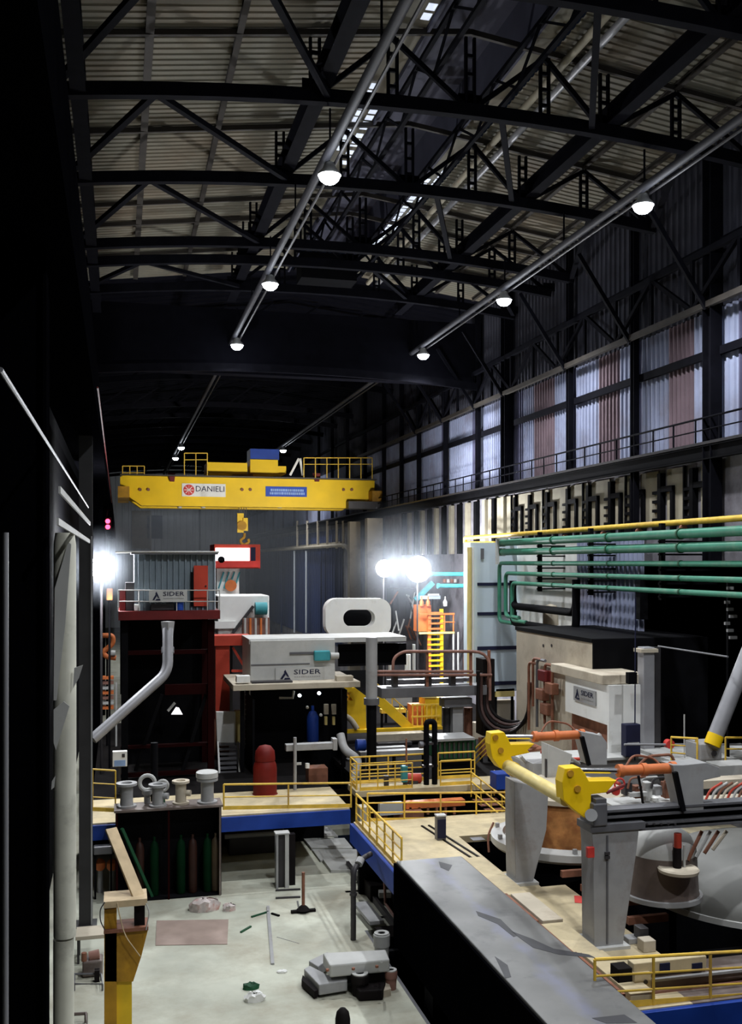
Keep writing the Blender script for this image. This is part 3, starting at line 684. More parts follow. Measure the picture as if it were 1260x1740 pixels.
for p0, p1, m in ((203, 214, 'red_dk'), (213, 228, 'charcoal')):
    q0, q1, r0, r1 = RECT(p0, 1003 if m == 'red_dk' else 990, p1, 1038, TYY); MB().box(q0, q1, TYY, TYY+1, r0, r1).build('side_cabinet', m, cab)
for py in (1003, 1022):
    a, b = W(201, py, TYY-0.45), W(373, py, TYY-0.45); MB().tube([a, b], 0.025, 8).build('handrail', 'grey_lt', cab, True)
for px in (201, 236, 300, 352, 373):
    a, b = W(px, 1003, TYY-0.45), W(px, 1038, TYY-0.45); MB().tube([a, b], 0.025, 8).build('rail_post', 'grey_lt', cab, True)
a, b = W(196, 938, TYY-0.3), W(372, 938, TYY-0.3); MB().tube([a, b], 0.04, 8).build('roof_rail', 'grey_lt', cab, True)
def sider(name, label, o, right, w, h, up=(0,0,1), nrm=None, plate='grey_lt'):
    """sign board: triangular mark on the left, the word on the right, a faint second line"""
    o = Vector(o); right = Vector(right).normalized(); up = Vector(up).normalized(); nrm = nrm or right.cross(up); nrm = Vector(nrm).normalized()
    t = T(name, label, 'sign', o)
    MB().prism([o, o+right*w, o+right*w+up*h, o+up*h], -nrm*0.05).build('board', plate, t)
    f = o + nrm*0.012
    def q(x, y): return f + right*(w*x) + up*(h*y)
    def pr(pts): return [q(*p) for p in pts]
    g = MB()
    g.prism(pr(((0.09,0.18),(0.14,0.18),(0.20,0.50),(0.175,0.64))), nrm*0.012)
    g.prism(pr(((0.195,0.86),(0.165,0.70),(0.235,0.36),(0.275,0.30))), nrm*0.012)
    g.prism(pr(((0.165,0.14),(0.30,0.14),(0.285,0.26),(0.19,0.26))), nrm*0.012)
    g.build('logo_mark', 'navy', t)
    text('SIDER', 'navy', t, q(0.37, 0.50), right, up, h*0.34, width=w*0.55)
    g = MB(); x = 0.38
    while x < 0.9: g.prism(pr(((x,0.27),(x+0.03,0.27),(x+0.03,0.34),(x,0.34))), nrm*0.006); x += 0.045
    g.build('faint_lettering', 'grey', t)
    return t
a0, a1, b0, b1 = RECT(253, 1002, 318, 1023, TYY-0.5)
sider('sign_board', 'grey company sign on the front rail of the corrugated cabin', (a0, TYY-0.52, b0), (1,0,0), a1-a0, b1-b0, nrm=(0,-1,0))
# things on the cabin floor
def drum(name, lab, p, q0, q1, Y, rpx, m, cat='drum', axis='Z'):
    a = W(p, q1, Y); b = W(p, q0, Y); r = (W(p+rpx, q1, Y)-a).length; h = b.z-a.z
    return S(name, MB().lathe([(r*0.96,0),(r,0.02*h),(r,0.32*h),(r*1.04,0.34*h),(r,0.36*h),(r,0.64*h),(r*1.04,0.66*h),(r,0.68*h),(r,0.97*h),(r*0.92,h)], (a.x, Y+r, a.z), 20), m, lab, cat, smooth=True)
drum('barrel', 'blue barrel standing under the sign on the cabin floor', 305, 1024, 1037, TYY-0.45, 7, 'blue', 'barrel')
S('white_box', MB().px(228, 1027, 238, 1038, TYY-0.4, 0.35), 'white', 'small white box at the left end of the cabin floor', 'box', bevel=0.02)
S('equipment_case', MB().px(256, 1026, 296, 1037, TYY-0.3, 0.25), 'charcoal', 'long dark case under the sign on the cabin floor', 'case', bevel=0.02)
# hopper and bent grey duct in front of the tower
dd = T('bent_duct', 'grey bent duct running down from the cabin to the left column', 'duct', W(157, 1258, 44.5))
pts = bend([W(285, 1068, 45.5), W(285, 1142, 45.0), W(157, 1256, 43.5)], 0.5)
MB().tube(pts, 0.23, 14).build('pipe', 'tube_grey', dd, True)
MB().cyl(W(285, 1056, 45.5), W(285, 1084, 45.5), 0.30, 0.22, 4).build('hopper', 'grey', dd)
MB().cyl(W(285, 1100, 45.4), W(285, 1110, 45.3), 0.28, n=14).build('flange', 'grey_dk', dd, True)
# left flood light on its mast
def flood(label, px, py, Y, r, power, lens='lens_far', mast=True, rear=0.0):
    c = W(px, py, Y); t = T('flood_light', label, 'flood light', c-Vector((0,0,1.2)))
    MB().lathe([(r*0.4, 0.42), (r*0.95, 0.36), (r*1.05, 0.16), (r*1.05, 0.08), (r*0.98, 0.08)], (c.x, Y, c.z), 28, 'Y').build('housing', 'charcoal', t, True)
    MB().lathe([(r*0.98, 0.1), (r*0.98, 0.13), (0.001, 0.14)], (c.x, Y, c.z), 28, 'Y').build('reflector', lens, t, True)
    for k in range(7):
        dx, dz = (0, 0) if k == 6 else (0.62*math.cos(k*math.pi/3), 0.62*math.sin(k*math.pi/3))
        MB().lathe([(0.001, -0.16), (r*0.2, -0.13), (r*0.31, 0.0), (r*0.33, 0.1)], (c.x+dx*r, Y, c.z+dz*r), 18, 'Y').build('lens', lens, t, True)
    if mast: MB().tube([(c.x, Y+0.3, c.z-r), (c.x, Y+0.3, PL)], 0.06, 8).build('mast', 'charcoal', t, True)
    if rear:  # unseen second head, added to light the crane
        MB().lathe([(r*0.5, 0.42), (r*0.7, 0.5), (r*0.7, 0.62), (0.001, 0.63)], (c.x, Y, c.z), 24, 'Y').build('rear_head', lens, t, True)
        l = bpy.data.lights.new('rear_beam', 'SPOT'); l.energy = rear; l.spot_size = math.radians(58); l.spot_blend = 0.9; l.shadow_soft_size = 0.4; l.color = (1.0, 0.97, 0.92)
        o = bpy.data.objects.new('rear_beam', l); COL.objects.link(o); o.parent = t; o.location = (0, 0.8, 1.2)
        o.rotation_euler = (Vector((11, 93, EYE+5.6)) - Vector((c.x, Y, c.z))).to_track_quat('-Z', 'Y').to_euler()
    l = bpy.data.lights.new('flood_beam', 'POINT'); l.energy = power; l.shadow_soft_size = 0.35; l.color = (0.93, 0.96, 1.0)
    o = bpy.data.objects.new('flood_beam', l); COL.objects.link(o); o.parent = t; o.location = (0, -0.75, 1.2)
    return t
flood('dazzling white flood light beside the left column', 172, 964, 48.5, 0.60, FLOOD_W)
# red lit machinery glimpsed between column and tower
t = T('pipe_loop', 'bright red hairpin pipe loop between the dark column and the tower', 'pipe loop', W(182, 1120, 56))
MB().tube(bend([W(172, 1080, 56), W(192, 1080, 56), W(192, 1094, 56), W(174, 1108, 56), W(180, 1116, 56), W(197, 1118, 56)], 0.3), 0.14, 10).build('pipe', 'orange', t, True)
MB().cyl(W(188, 1110, 55.8), W(196, 1110, 55.8), 0.16).build('valve', 'grey_lt', t, True); MB().tube([W(182, 1084, 56.3), (W(182, 1084, 56.3).x, 56.3, PL)], 0.06, 8).build('post', 'black', t)
t = T('louvre_rack', 'red and grey slatted rack below the red pipe loop', 'rack', W(183, 1205, 56))
for i in range(7):
    q = 1150 + i*8.5
    MB().px(172, q, 193, q+4.5, 56, 0.6).build('slat', ['orange', 'rust_pipe', 'grey_lt'][i % 3], t)
MB().px(196, 1160, 199, 1290, 56, 0.15).build('upright', 'grey_lt', t); MB().px(170, 1150, 173, 1290, 56.2, 0.15).build('upright', 'charcoal', t)
t = T('junction_box', 'orange box on a dark post below the left flood light', 'box', W(186, 1310, 50)); MB().px(181, 1000, 191, 1020, 50, 0.4).build('case', 'orange', t, bevel=0.03); MB().tube([W(186, 1020, 50.2), (W(186, 1020, 50.2).x, 50.2, PL)], 0.05, 8).build('post', 'black', t)
# white control box in front of the dark tower
bx = T('switch_box', 'small pale switch box on a post in front of the dark tower', 'switch box', W(202, 1330, 44.8))
MB().px(191, 1277, 216, 1303, 44.6, 0.3).build('case', 'white', bx, bevel=0.02)
MB().px(207, 1281, 212, 1287, 44.58, 0.02).build('dial', 'charcoal', bx); MB().px(194, 1292, 213, 1302, 44.58, 0.02).build('label_plate', 'letter_blue', bx)
MB().px(201, 1303, 205, 1345, 44.75, 0.1).build('post', 'charcoal', bx)

# ================================================================== RED STRUCTURES BEHIND
t = T('red_column', 'tall red oxide steel column right of the dark tower', 'column', W(378, 1330, 52))
MB().px(366, 1098, 390, 1222, 51.5, 0.7).build('shaft', 'red', t)
MB().px(362, 1080, 425, 1097, 51.3, 1.2).build('head_beam', 'red', t)
MB().px(364, 1222, 389, 1283, 51.6, 0.6).build('foot', 'rust', t)
MB().beam(W(395, 1100, 51.6), W(424, 1148, 51.6), 0.12).build('brace', 'red', t)
MB().beam(W(393, 1140, 51.6), W(424, 1140, 51.6), 0.12).build('brace', 'red', t)
c2 = T('crane_cab', 'red framed cab with a brightly lit window beside the corrugated cabin', 'cab', W(403, 965, 60))
MB().px(364, 925, 442, 966, 60.2, 3.0).build('body', 'red', c2)
MB().px(366, 931, 424, 953, 60.1, 0.1).build('window', 'lit_window', c2)
MB().px(362, 953, 442, 964, 59.9, 0.3).build('sill_beam', 'red_br', c2)
MB().px(426, 930, 434, 955, 60.05, 0.15).build('side_pane', 'navy', c2)
c = W(376, 951, 59.9); MB().cyl(c, c+Vector((0,0.2,0)), 0.2, n=16).build('lamp', 'black', c2, True)
t = T('duct_stack', 'pale frosted duct stack under the lit cab', 'duct', W(388, 1012, 60))
MB().px(368, 966, 406, 1012, 60.6, 1.5).build('casing', 'white', t); MB().px(372, 1012, 400, 1232, 60.7, 1.2).build('lower_casing', 'charcoal', t)
for i in range(4): MB().beam(W(371+i*9, 1000, 60.5), W(380+i*9, 972, 60.5), 0.08).build('rib', 'teal', t)
MB().cyl(W(392, 995, 60.4), W(392, 995, 60.6), 0.35, n=14).build('hatch', 'orange', t, True)
t = T('white_machine', 'white machine housing with a teal drum left of the smoky bay', 'machine', W(412, 1080, 56))
MB().px(370, 1012, 457, 1078, 56, 3.0).build('housing', 'white', t, bevel=0.06)
MB().px(365, 1056, 400, 1068, 55.8, 0.3).build('skirt', 'white', t); MB().px(395, 1078, 452, 1280, 57, 1.2).build('plinth', 'charcoal', t)
MB().beam(W(395, 1076, 55.8), W(430, 1030, 55.8), 0.16).build('conveyor_arm', 'charcoal', t)
MB().cyl(W(433, 1034, 55.7), W(453, 1034, 55.7), 0.35, n=16).build('drum', 'teal', t, True)
MB().px(412, 1050, 458, 1078, 55.7, 0.3).build('pipe_box', 'rust_pipe', t)
for i in range(5): MB().tube([W(416+i*9, 1050, 55.6), W(416+i*9, 1080, 55.6)], 0.07, 8).build('pipe', 'orange' if i % 2 else 'grey_lt', t, True)
# white stair block and dark stair
t = T('stair_block', 'white panel with a yellow corner post above the dark stair', 'stair', W(390, 1345, 50))
MB().prism([W(367,1210,49.5), W(400,1210,49.5), W(400,1262,49.5), W(369,1262,49.5)], (0,0.3,0)).build('panel', 'white', t)
MB().px(399, 1208, 412, 1262, 49.6, 0.4).build('corner_post', 'pale_yellow', t)
for i in range(7): MB().px(373, 1264+i*8, 402, 1267+i*8, 49.2-i*0.25, 0.25).build('tread', 'grey_dk', t)
for px in (370, 404): MB().beam(W(px, 1262, 49.3), W(px+3, 1322, 47.6), 0.08, 0.2).build('stringer', 'grey_lt', t)
t = T('caged_ladder', 'thin pale caged ladder left of the black cavity', 'ladder', W(420, 1270, 50))
for px in (415, 424): MB().tube([W(px, 1150, 49.6), W(px, 1272, 49.6)], 0.035, 6).build('rail', 'grey_lt', t)
for i in range(14): MB().tube([W(415, 1155+i*8.4, 49.6), W(424, 1155+i*8.4, 49.6)], 0.03, 6).build('rung', 'grey_lt', t)
# ================================================================== CENTRE: container on a slab over the black cavity
KY = 48.0
bk = T('container_box', 'pale grey machine container with a company sign on a beige slab', 'container', W(500, 1160, KY))
MB().px(425, 1087, 569, 1160, KY, 3.2).build('body', 'grey_lt', bk, bevel=0.04)
MB().px(423, 1084, 690, 1092, KY+0.1, 3.0).build('roof_edge', 'grey_lt', bk)
MB().px(426, 1128, 526, 1130, KY-0.03, 0.05).build('seam', 'grey_dk', bk)
MB().px(492, 1108, 534, 1112, KY-0.05, 0.06).build('slot', 'grey_dk', bk)
v = MB().px(534, 1106, 561, 1123, KY-0.25, 0.3).build('teal_unit', 'teal', bk, bevel=0.05)
MB().cyl(W(561, 1114, KY-0.1), W(575, 1114, KY-0.1), 0.15, n=14).build('motor', 'grey_lt', bk, True)
MB().px(575, 1094, 690, 1131, KY+1.0, 0.2).build('dark_recess', 'black', bk)
a0, a1, b0, b1 = RECT(468, 1134, 551, 1157, KY-0.06)
sider('sign_board', 'grey company sign on the pale container at the centre', (a0, KY-0.07, b0), (1,0,0), a1-a0, b1-b0, nrm=(0,-1,0))
S('canopy_slab', MB().px(396, 1161, 612, 1171, KY-1.2, 4.6), 'cream', 'beige slab carrying the pale container', 'slab', bevel=0.02)
S('light_block', MB().px(402, 1149, 425, 1160, KY-1.0, 0.5), 'white', 'short pale block at the left end of the beige slab', 'block')
S('dark_skid', MB().px(428, 1158, 497, 1161, KY-0.9, 0.6), 'charcoal', 'thin dark skid under the left half of the pale container', 'skid')
S('pale_block', MB().px(572, 1149, 600, 1161, KY-1.0, 0.5), 'cream', 'short cream block at the right end of the beige slab', 'block')
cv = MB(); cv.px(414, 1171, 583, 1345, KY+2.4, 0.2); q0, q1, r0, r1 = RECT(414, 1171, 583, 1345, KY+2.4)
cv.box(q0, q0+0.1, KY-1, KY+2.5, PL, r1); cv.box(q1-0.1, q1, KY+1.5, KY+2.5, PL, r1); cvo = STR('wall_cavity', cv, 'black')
for px, side in ((412, 'left'), (584, 'right')):
    S('slab_post', MB().px(px-3, 1171, px+3, 1340, KY-0.4, 0.3), 'black', 'black post under the %s end of the beige slab' % side, 'post')
# inside the cavity
t = T('blue_tank', 'blue tank standing in the black cavity', 'tank', W(531, 1262, KY+1))
a = W(531, 1262, KY+1.3); r = 0.3
MB().lathe([(r*0.7,0),(r,0.1),(r,1.3),(r*0.6,1.55),(0.08,1.6),(0.08,1.85)], a, 18).build('shell', 'blue', t, True)
MB().px(518, 1262, 546, 1272, KY+1.0, 0.6).build('stand', 'charcoal', t)
for px, py, nm in ((509, 1182, 'small lamp in the dark cavity left of the blue tank'), (542, 1178, 'small lamp in the dark cavity above the blue tank'), (522, 1202, 'small lamp on the blue tank'), (545, 1215, 'small lamp right of the blue tank')):
    c = W(px, py, KY+0.6); S('indicator_lamp', MB().lathe([(0.001,-0.1),(0.07,-0.06),(0.08,0.05),(0.001,0.08)], c, 10, 'Y'), 'lens' if py < 1190 else 'white', nm, 'lamp', 'cavity lamps', smooth=True)
t = T('bracket_frame', 'pale bent bracket at the top left of the cavity', 'bracket', W(486, 1188, KY+0.5))
MB().tube([W(474,1186,KY+0.5), W(497,1186,KY+0.5), W(499,1174,KY+0.5)], 0.06, 8).build('tube', 'grey_lt', t, True)
t = T('cooling_grille', 'two lit upright slots in the cavity left of the yellow machine', 'grille', W(560, 1225, KY+1))
for px in (551, 564): 
    MB().px(px, 1197, px+7, 1214, KY+0.9, 0.2).build('slot', 'cream', t); MB().px(px+1, 1218, px+5, 1232, KY+0.9, 0.2).build('lower_slot', 'pale_yellow', t)
t = T('pressure_vessel', 'dark red bottle-shaped pressure vessel on the left platform', 'vessel', W(450, 1354, 43))
a = W(450, 1354, 43.0); r = (W(470, 1354, 43)-W(430, 1354, 43)).length/2; h = W(450, 1265, 43).z-a.z
MB().lathe([(r*1.08,0),(r*1.08,0.06*h),(r,0.08*h),(r,0.55*h),(r*0.95,0.62*h),(r*0.8,0.70*h)], a, 28).build('shell', 'vessel_red', t, True)
MB().lathe([(r*0.86,0.70*h),(r*0.86,0.76*h),(r*0.80,0.88*h),(r*0.5,0.97*h),(0.001,h)], a, 28).build('cap', 'vessel_red', t, True)
t = T('pipe_stand', 'grey pipe stand with a long horizontal trough at the front of the cavity', 'pipe stand', W(500, 1348, 43.4))
MB().tube([W(501,1348,43.4), W(501,1253,43.4)], 0.075, 10).build('upright', 'grey', t, True)
MB().px(486, 1264, 571, 1275, 43.5, 0.4).build('trough', 'grey', t, bevel=0.02); MB().px(566, 1256, 573, 1275, 43.45, 0.5).build('end_plate', 'grey', t)
MB().px(503, 1296, 512, 1300, 43.4, 0.1).build('valve', 'grey_lt', t); MB().cyl(W(522,1305,43.6), W(522,1297,43.6), 0.1, n=10).build('knob', 'white', t, True)
S('brown_case', MB().px(524, 1305, 557, 1335, 44.6, 0.8), 'rust', 'brown case low in the cavity behind the platform rail', 'case', bevel=0.03)
t = T('curved_pipe', 'fat grey pipe curving down beside the cavity to the orange walkway', 'pipe', W(600, 1320, 46))
MB().tube(bend([W(578,1248,46.5), W(584,1275,46), W(610,1290,45.5), W(600,1330,45)], 0.8), 0.2, 12).build('pipe', 'grey', t, True)

# white ring-shaped plate
t = T('ring_plate', 'off-white rounded plate with a slot-shaped opening', 'plate', W(608, 1082, 60))
def rrect(p0, q0, p1, q1, rp, n=8):
    out = []
    for cx, cy, a in ((p1-rp, q0+rp, -90), (p1-rp, q1-rp, 0), (p0+rp, q1-rp, 90), (p0+rp, q0+rp, 180)):
        for i in range(n+1):
            an = math.radians(a + 90*i/n); out.append((cx+rp*math.cos(an), cy+rp*math.sin(an)))
    return out
ou = [W(p, q, 60) for p, q in rrect(553, 1017, 664, 1082, 20)]; inn = [W(p, q, 60) for p, q in rrect(583, 1036, 637, 1065, 14)]
g = MB(); dv = Vector((0, 0.9, 0)); A = [g.bm.verts.new(p) for p in ou]; B = [g.bm.verts.new(p) for p in inn]; A2 = [g.bm.verts.new(p+dv) for p in ou]; B2 = [g.bm.verts.new(p+dv) for p in inn]
n = len(A)
for i in range(n):
    j = (i+1) % n; g._face([A[i],A[j],B[j],B[i]]); g._face([A2[j],A2[i],B2[i],B2[j]]); g._face([A[i],A2[i],A2[j],A[j]]); g._face([B[j],B2[j],B2[i],B[i]])
g.build('ring', 'white', t)
MB().px(575, 1030, 645, 1072, 61.2, 0.1).build('backing', 'black', t)
MB().px(578, 1080, 650, 1083, 60, 0.9).build('foot', 'charcoal', t)
MB().px(600, 1082, 630, 1100, 60.3, 0.6).build('stem', 'charcoal', t)

# pillar and pipe rack
t = T('rack_pillar', 'thick pillar, grey above its flange and black below', 'pillar', W(631, 1285, 46))
a = W(631, 1278, 46); r = (W(641,1200,46)-W(622,1200,46)).length/2
MB().lathe([(r*0.85, -1.5), (r*0.85, W(631,1196,46).z-a.z)], a, 22).build('lower_shaft', 'black', t, True)
MB().lathe([(r*1.35, W(631,1197,46).z-a.z), (r*1.35, W(631,1186,46).z-a.z)], a, 22).build('flange', 'grey_dk', t, True)
MB().lathe([(r, W(631,1186,46).z-a.z), (r, W(631,1083,46).z-a.z)], a, 22).build('upper_shaft', 'grey', t, True)
RY = 46.5
t = T('pipe_rack', 'grey pipe rack with rusty pipes on top right of the pillar', 'pipe rack', W(740, 1190, RY))
MB().px(648, 1167, 827, 1184, RY, 1.2).build('beam', 'grey_dk', t, bevel=0.02)
MB().px(660, 1154, 802, 1160, RY+0.6, 0.5).build('upper_deck', 'grey_dk', t)
for q, p0, p1 in ((1141, 638, 803), (1147, 638, 835)):
    MB().tube([W(p0, q, RY-0.1), W(p1, q, RY-0.1)], 0.07, 10).build('pipe', 'rust_pipe', t, True)
MB().tube(bend([W(667,1140,RY), W(668,1118,RY), W(684,1107,RY), W(832,1107,RY), W(832,1190,RY)], 0.9), 0.075, 10).build('hoop_pipe', 'rust_pipe', t, True)
for px in (724, 798, 829): MB().px(px, 1105, px+4, 1168, RY+0.05, 0.12).build('stanchion', 'rust', t)
for px in (729, 672, 770): MB().px(px-4, 1148, px+4, 1167, RY+0.1, 0.4).build('pipe_shoe', 'charcoal', t)
MB().px(820, 1120, 840, 1250, RY+0.3, 1.0).build('end_post', 'rubber', t)
t = T('rack_pedestal', 'grey pedestal with dark cylinders under the pipe rack', 'pedestal', W(775, 1255, 46.8))
MB().px(755, 1187, 802, 1202, 46.8, 0.9).build('cap', 'grey_dk', t, bevel=0.02); MB().px(769, 1202, 786, 1310, 47, 0.6).build('stem', 'grey', t)
for px in (752, 788): MB().cyl(W(px+7,1308,47.6), W(px+7,1202,47.6), 0.22).build('cylinder', 'rust' if px > 760 else 'charcoal', t, True)
# hanging hoses in a U between the rack and the cream house
hs = T('hose_bundle', 'bundle of dark hoses hanging in a U from the rack end to the cream house', 'hoses', W(860, 1240, 46))
for i in range(5):
    p = 812+i*5; pts = [W(p, 1140+i*4, 46.3+i*0.15)]
    for tt in range(0, 13):
        an = math.pi*tt/12; cx, rx = (p+898+i*4)/2, (898+i*4-p)/2
        pts.append(W(cx-rx*math.cos(an), 1195+(52-i*5)*math.sin(an), 46.3-2*tt/12+i*0.15))
    pts.append(W(898+i*4, 1160, 44.2))
    MB().tube(pts, 0.085, 8).build('hose', 'rubber' if i % 2 == 0 else 'hose_brown', hs, True)
t = T('black_riser_pair', 'pair of black riser pipes joined by a bend over the orange walkway', 'pipes', W(730, 1345, 43.6))
MB().tube(bend([W(724,1347,43), W(724,1226,43), W(738,1226,43), W(738,1347,43)], 0.35), 0.13, 12).build('pipe', 'black', t, True)
for py in (1262, 1300): MB().px(718, py, 744, py+4, 42.9, 0.3).build('clamp', 'charcoal', t)
MB().cyl(W(718,1266,43), W(712,1266,43), 0.16).build('valve', 'grey_dk', t, True)
t = T('green_machine', 'dark green motor block behind the black risers', 'machine', W(780, 1290, 45))
MB().px(742, 1258, 808, 1290, 44.5, 1.4).build('body', 'green_dk', t, bevel=0.05)
for i in range(8): MB().px(746+i*8, 1262, 749+i*8, 1288, 44.4, 0.12).build('fin', 'charcoal', t)
MB().px(742, 1255, 806, 1259, 44.3, 1.6).build('cover', 'grey', t); MB().px(746, 1290, 804, 1327, 44.7, 1.0).build('base', 'black', t)

# yellow machine, stair and cage behind the pillar
YY = 54.0
t = T('yellow_manipulator', 'bright yellow stepped machine left of the pillar', 'machine', W(605, 1240, YY))
MB().prism([W(p,q,YY) for p,q in ((592,1170),(602,1168),(621,1182),(622,1240),(612,1240),(600,1222),(580,1208),(582,1192),(600,1190),(592,1180))], (0,1.2,0)).build('body', 'yellow', t)
MB().px(582, 1168, 598, 1176, YY-0.2, 0.6).build('head', 'yellow', t); MB().tube(bend([W(578,1212,YY-0.4), W(596,1222,YY-0.4), W(606,1238,YY-0.4)], .5), 0.16, 10).build('pipe', 'cream', t, True)
t = T('yellow_stair', 'yellow stair running down to the right behind the pillar', 'stair', W(660, 1240, YY))
for dy in (0, 1.0): MB().beam(W(638,1185,YY+dy), W(696,1238,YY+dy), 0.1, 0.5).build('stringer', 'yellow', t)
for i in range(9): 
    c = W(642+i*6.4, 1190+i*5.6, YY); MB().box(c.x-0.18, c.x+0.18, YY, YY+1, c.z-0.03, c.z+0.03).build('tread', 'rail_yellow', t)
for dz in (0, -0.5): MB().tube([W(638,1160,YY)+Vector((0,0,dz)), W(690,1206,YY)+Vector((0,0,dz))], 0.04, 6).build('handrail', 'rail_yellow', t)
for i in range(5): MB().tube([W(640+i*13,1162+i*11.5,YY), W(640+i*13,1190+i*11.5,YY)], 0.035, 6).build('post', 'rail_yellow', t)
t = T('yellow_cage', 'yellow machine cage with a slotted front right of the yellow stair', 'cage', W(725, 1240, YY))
MB().px(722, 1186, 750, 1240, YY+0.2, 1.2).build('body', 'yellow', t); MB().px(700, 1198, 722, 1238, YY+0.5, 1.0).build('box', 'orange', t)
MB().prism([W(p,q,YY+0.1) for p,q in ((718,1186),(742,1186),(736,1165),(722,1168))], (0,0.8,0)).build('hood', 'pale_yellow', t)
for i in range(6): MB().px(700+i*8, 1196, 702+i*8, 1240, YY, 0.06).build('bar', 'rail_yellow', t)
for q in (1196, 1216, 1232): MB().px(699, q, 748, q+2.5, YY-0.02, 0.06).build('rail', 'rail_yellow', t)
S('yellow_girder', MB().px(586, 1238, 752, 1243, YY-0.4, 0.4), 'yellow', 'thin yellow girder under the yellow stair and cage', 'girder')
S('grey_girder', MB().px(636, 1247, 722, 1259, YY-1.5, 0.8), 'cream', 'pale grey girder just below the yellow girder', 'girder')
S('blue_motor', MB().cyl(W(605,1266,46.6), W(620,1266,46.6), 0.28, n=16), 'blue', 'blue motor left of the black pillar foot', 'motor', smooth=True)
t = T('walkway_girder', 'grey girder at the foot of the pillar above the orange walkway', 'girder', W(668, 1283, 47)); MB().px(612, 1276, 724, 1283, 47, 0.5).build('body', 'grey', t)
for px in (616, 668, 718): MB().px(px, 1283, px+4, 1308, 47.1, 0.2).build('leg', 'black', t)

# walkways behind the middle platform
railing('orange-yellow railing of the rear walkway left of the black risers', [Vector((10.1, 42.7, PL)), Vector((10.1, 43.9, PL)), Vector((W(722,1338,43.9).x, 43.9, PL))], 1.2, 1.0, 'rail_yellow', 0.035, 3)
railing('orange-yellow railing of the rear walkway right of the black risers', [Vector((W(744,1338,43.9).x, 43.9, PL)), Vector((W(806,1338,43.9).x, 43.9, PL))], 1.2, 1.3, 'rail_yellow', 0.035, 2)
railing('orange-yellow railing of the front of the rear walkway beside the left platform', [Vector((W(612,1347,42.5).x, 42.5, PL)), Vector((W(700,1347,42.5).x, 42.5, PL))], 1.1, 0.9, 'rail_yellow', 0.03, 2)
railing('low yellow railing in front of the rear walkway', [Vector((W(748,1347,42.6).x, 42.6, PL)), Vector((W(800,1347,42.6).x, 42.6, PL))], 1.1, 1.5, 'rail_yellow', 0.035, 1)
S('walkway_curb', MB().px(606, 1333, 722, 1347, 43.4, 0.5), 'deck', 'beige curb along the rear walkway left of the risers', 'curb')
S('walkway_curb', MB().px(742, 1333, 802, 1347, 43.4, 0.5), 'deck', 'beige curb along the rear walkway right of the risers', 'curb')
t = T('red_pump', 'red pump behind the rear walkway railing', 'pump', W(700, 1338, 43.3))
MB().cyl(W(690,1322,43.4), W(714,1322,43.4), 0.22, n=16).build('barrel', 'red', t, True); MB().px(694,1326,710,1339,43.2,0.4).build('base', 'charcoal', t)
t = T('teal_valve', 'teal valve standing in front of the red pump', 'valve', W(688, 1343, 42.9))
MB().cyl(W(688,1344,42.9), W(688,1330,42.9), 0.1).build('stem', 'charcoal', t, True); MB().px(683,1302,693,1330,42.8,0.3).build('body', 'teal', t, bevel=0.04)
MB().tube([W(690,1302,42.9), W(690,1255,42.9)], 0.04, 8).build('spindle', 'rust', t, True)
t = T('walkway_post', 'dark short bollard on the rear walkway', 'bollard', W(656, 1345, 43)); MB().cyl(W(656,1347,43.2), W(656,1318,43.2), 0.12, n=12).build('post', 'charcoal', t, True)
# ochre clutter seen through the middle railing
t = T('ochre_conveyor', 'ochre and brown conveyor frame seen through the middle railing', 'conveyor', W(740, 1385, 41))
MB().px(690, 1362, 790, 1372, 41, 0.5).build('upper_beam', 'orange', t); MB().px(640, 1382, 720, 1392, 40.5, 0.5).build('lower_beam', 'rust', t)
for i in range(6): MB().px(695+i*15, 1372, 699+i*15, 1384, 41, 0.2).build('leg', 'rust', t)
for px in (645, 712): MB().px(px, 1390, px+5, 1560, 40.8, 0.2).build('support', 'black', t)
t = T('pale_sheet', 'pale sheet on a dark stand below the rear walkway', 'sheet', W(665, 1385, 40.2)); MB().px(645, 1365, 684, 1385, 40.2, 0.3).build('plate', 'grey_lt', t); MB().px(660, 1385, 668, 1575, 40.3, 0.2).build('support', 'black', t)

for k, (p0,q0,p1,q1,Y,m,lab) in enumerate(((642,1262,700,1268,52,'charcoal','dark girder behind the pillar foot'),(640,1270,690,1275,50,'grey','pale girder just above the walkway girder'),(590,1290,612,1320,49,'charcoal','dark box beside the curved fat pipe'),(818,1255,836,1285,47,'rust','brown box right of the green motor block'),(806,1228,822,1256,50,'cream','cream block between the pedestal and the rack end'),(842,1170,874,1184,56,'pale_yellow','faded yellow beam at the foot of the cladding tower'),(842,1190,874,1250,56.5,'cream','cream panelling at the foot of the cladding tower'),(648,1205,690,1212,58,'rail_yellow','yellow bar crossing behind the yellow stair'),(655,1172,700,1200,60,'grey','grey machine side behind the yellow stair'))):
    t = T('plant_girder' if q1-q0 < 15 else 'plant_box', lab, 'girder' if q1-q0 < 15 else 'box', W((p0+p1)/2, q1, Y))
    MB().px(p0,q0,p1,q1,Y,0.5).build('body', m, t, bevel=0.015); zz = W((p0+p1)/2, q1, Y).z
    if zz > PL+0.02:
        for pp in (p0+2, p1-2): x = W(pp, q1, Y).x; MB().box(x-0.06, x+0.06, Y+0.15, Y+0.3, PL, zz+0.01).build('leg', 'black', t)
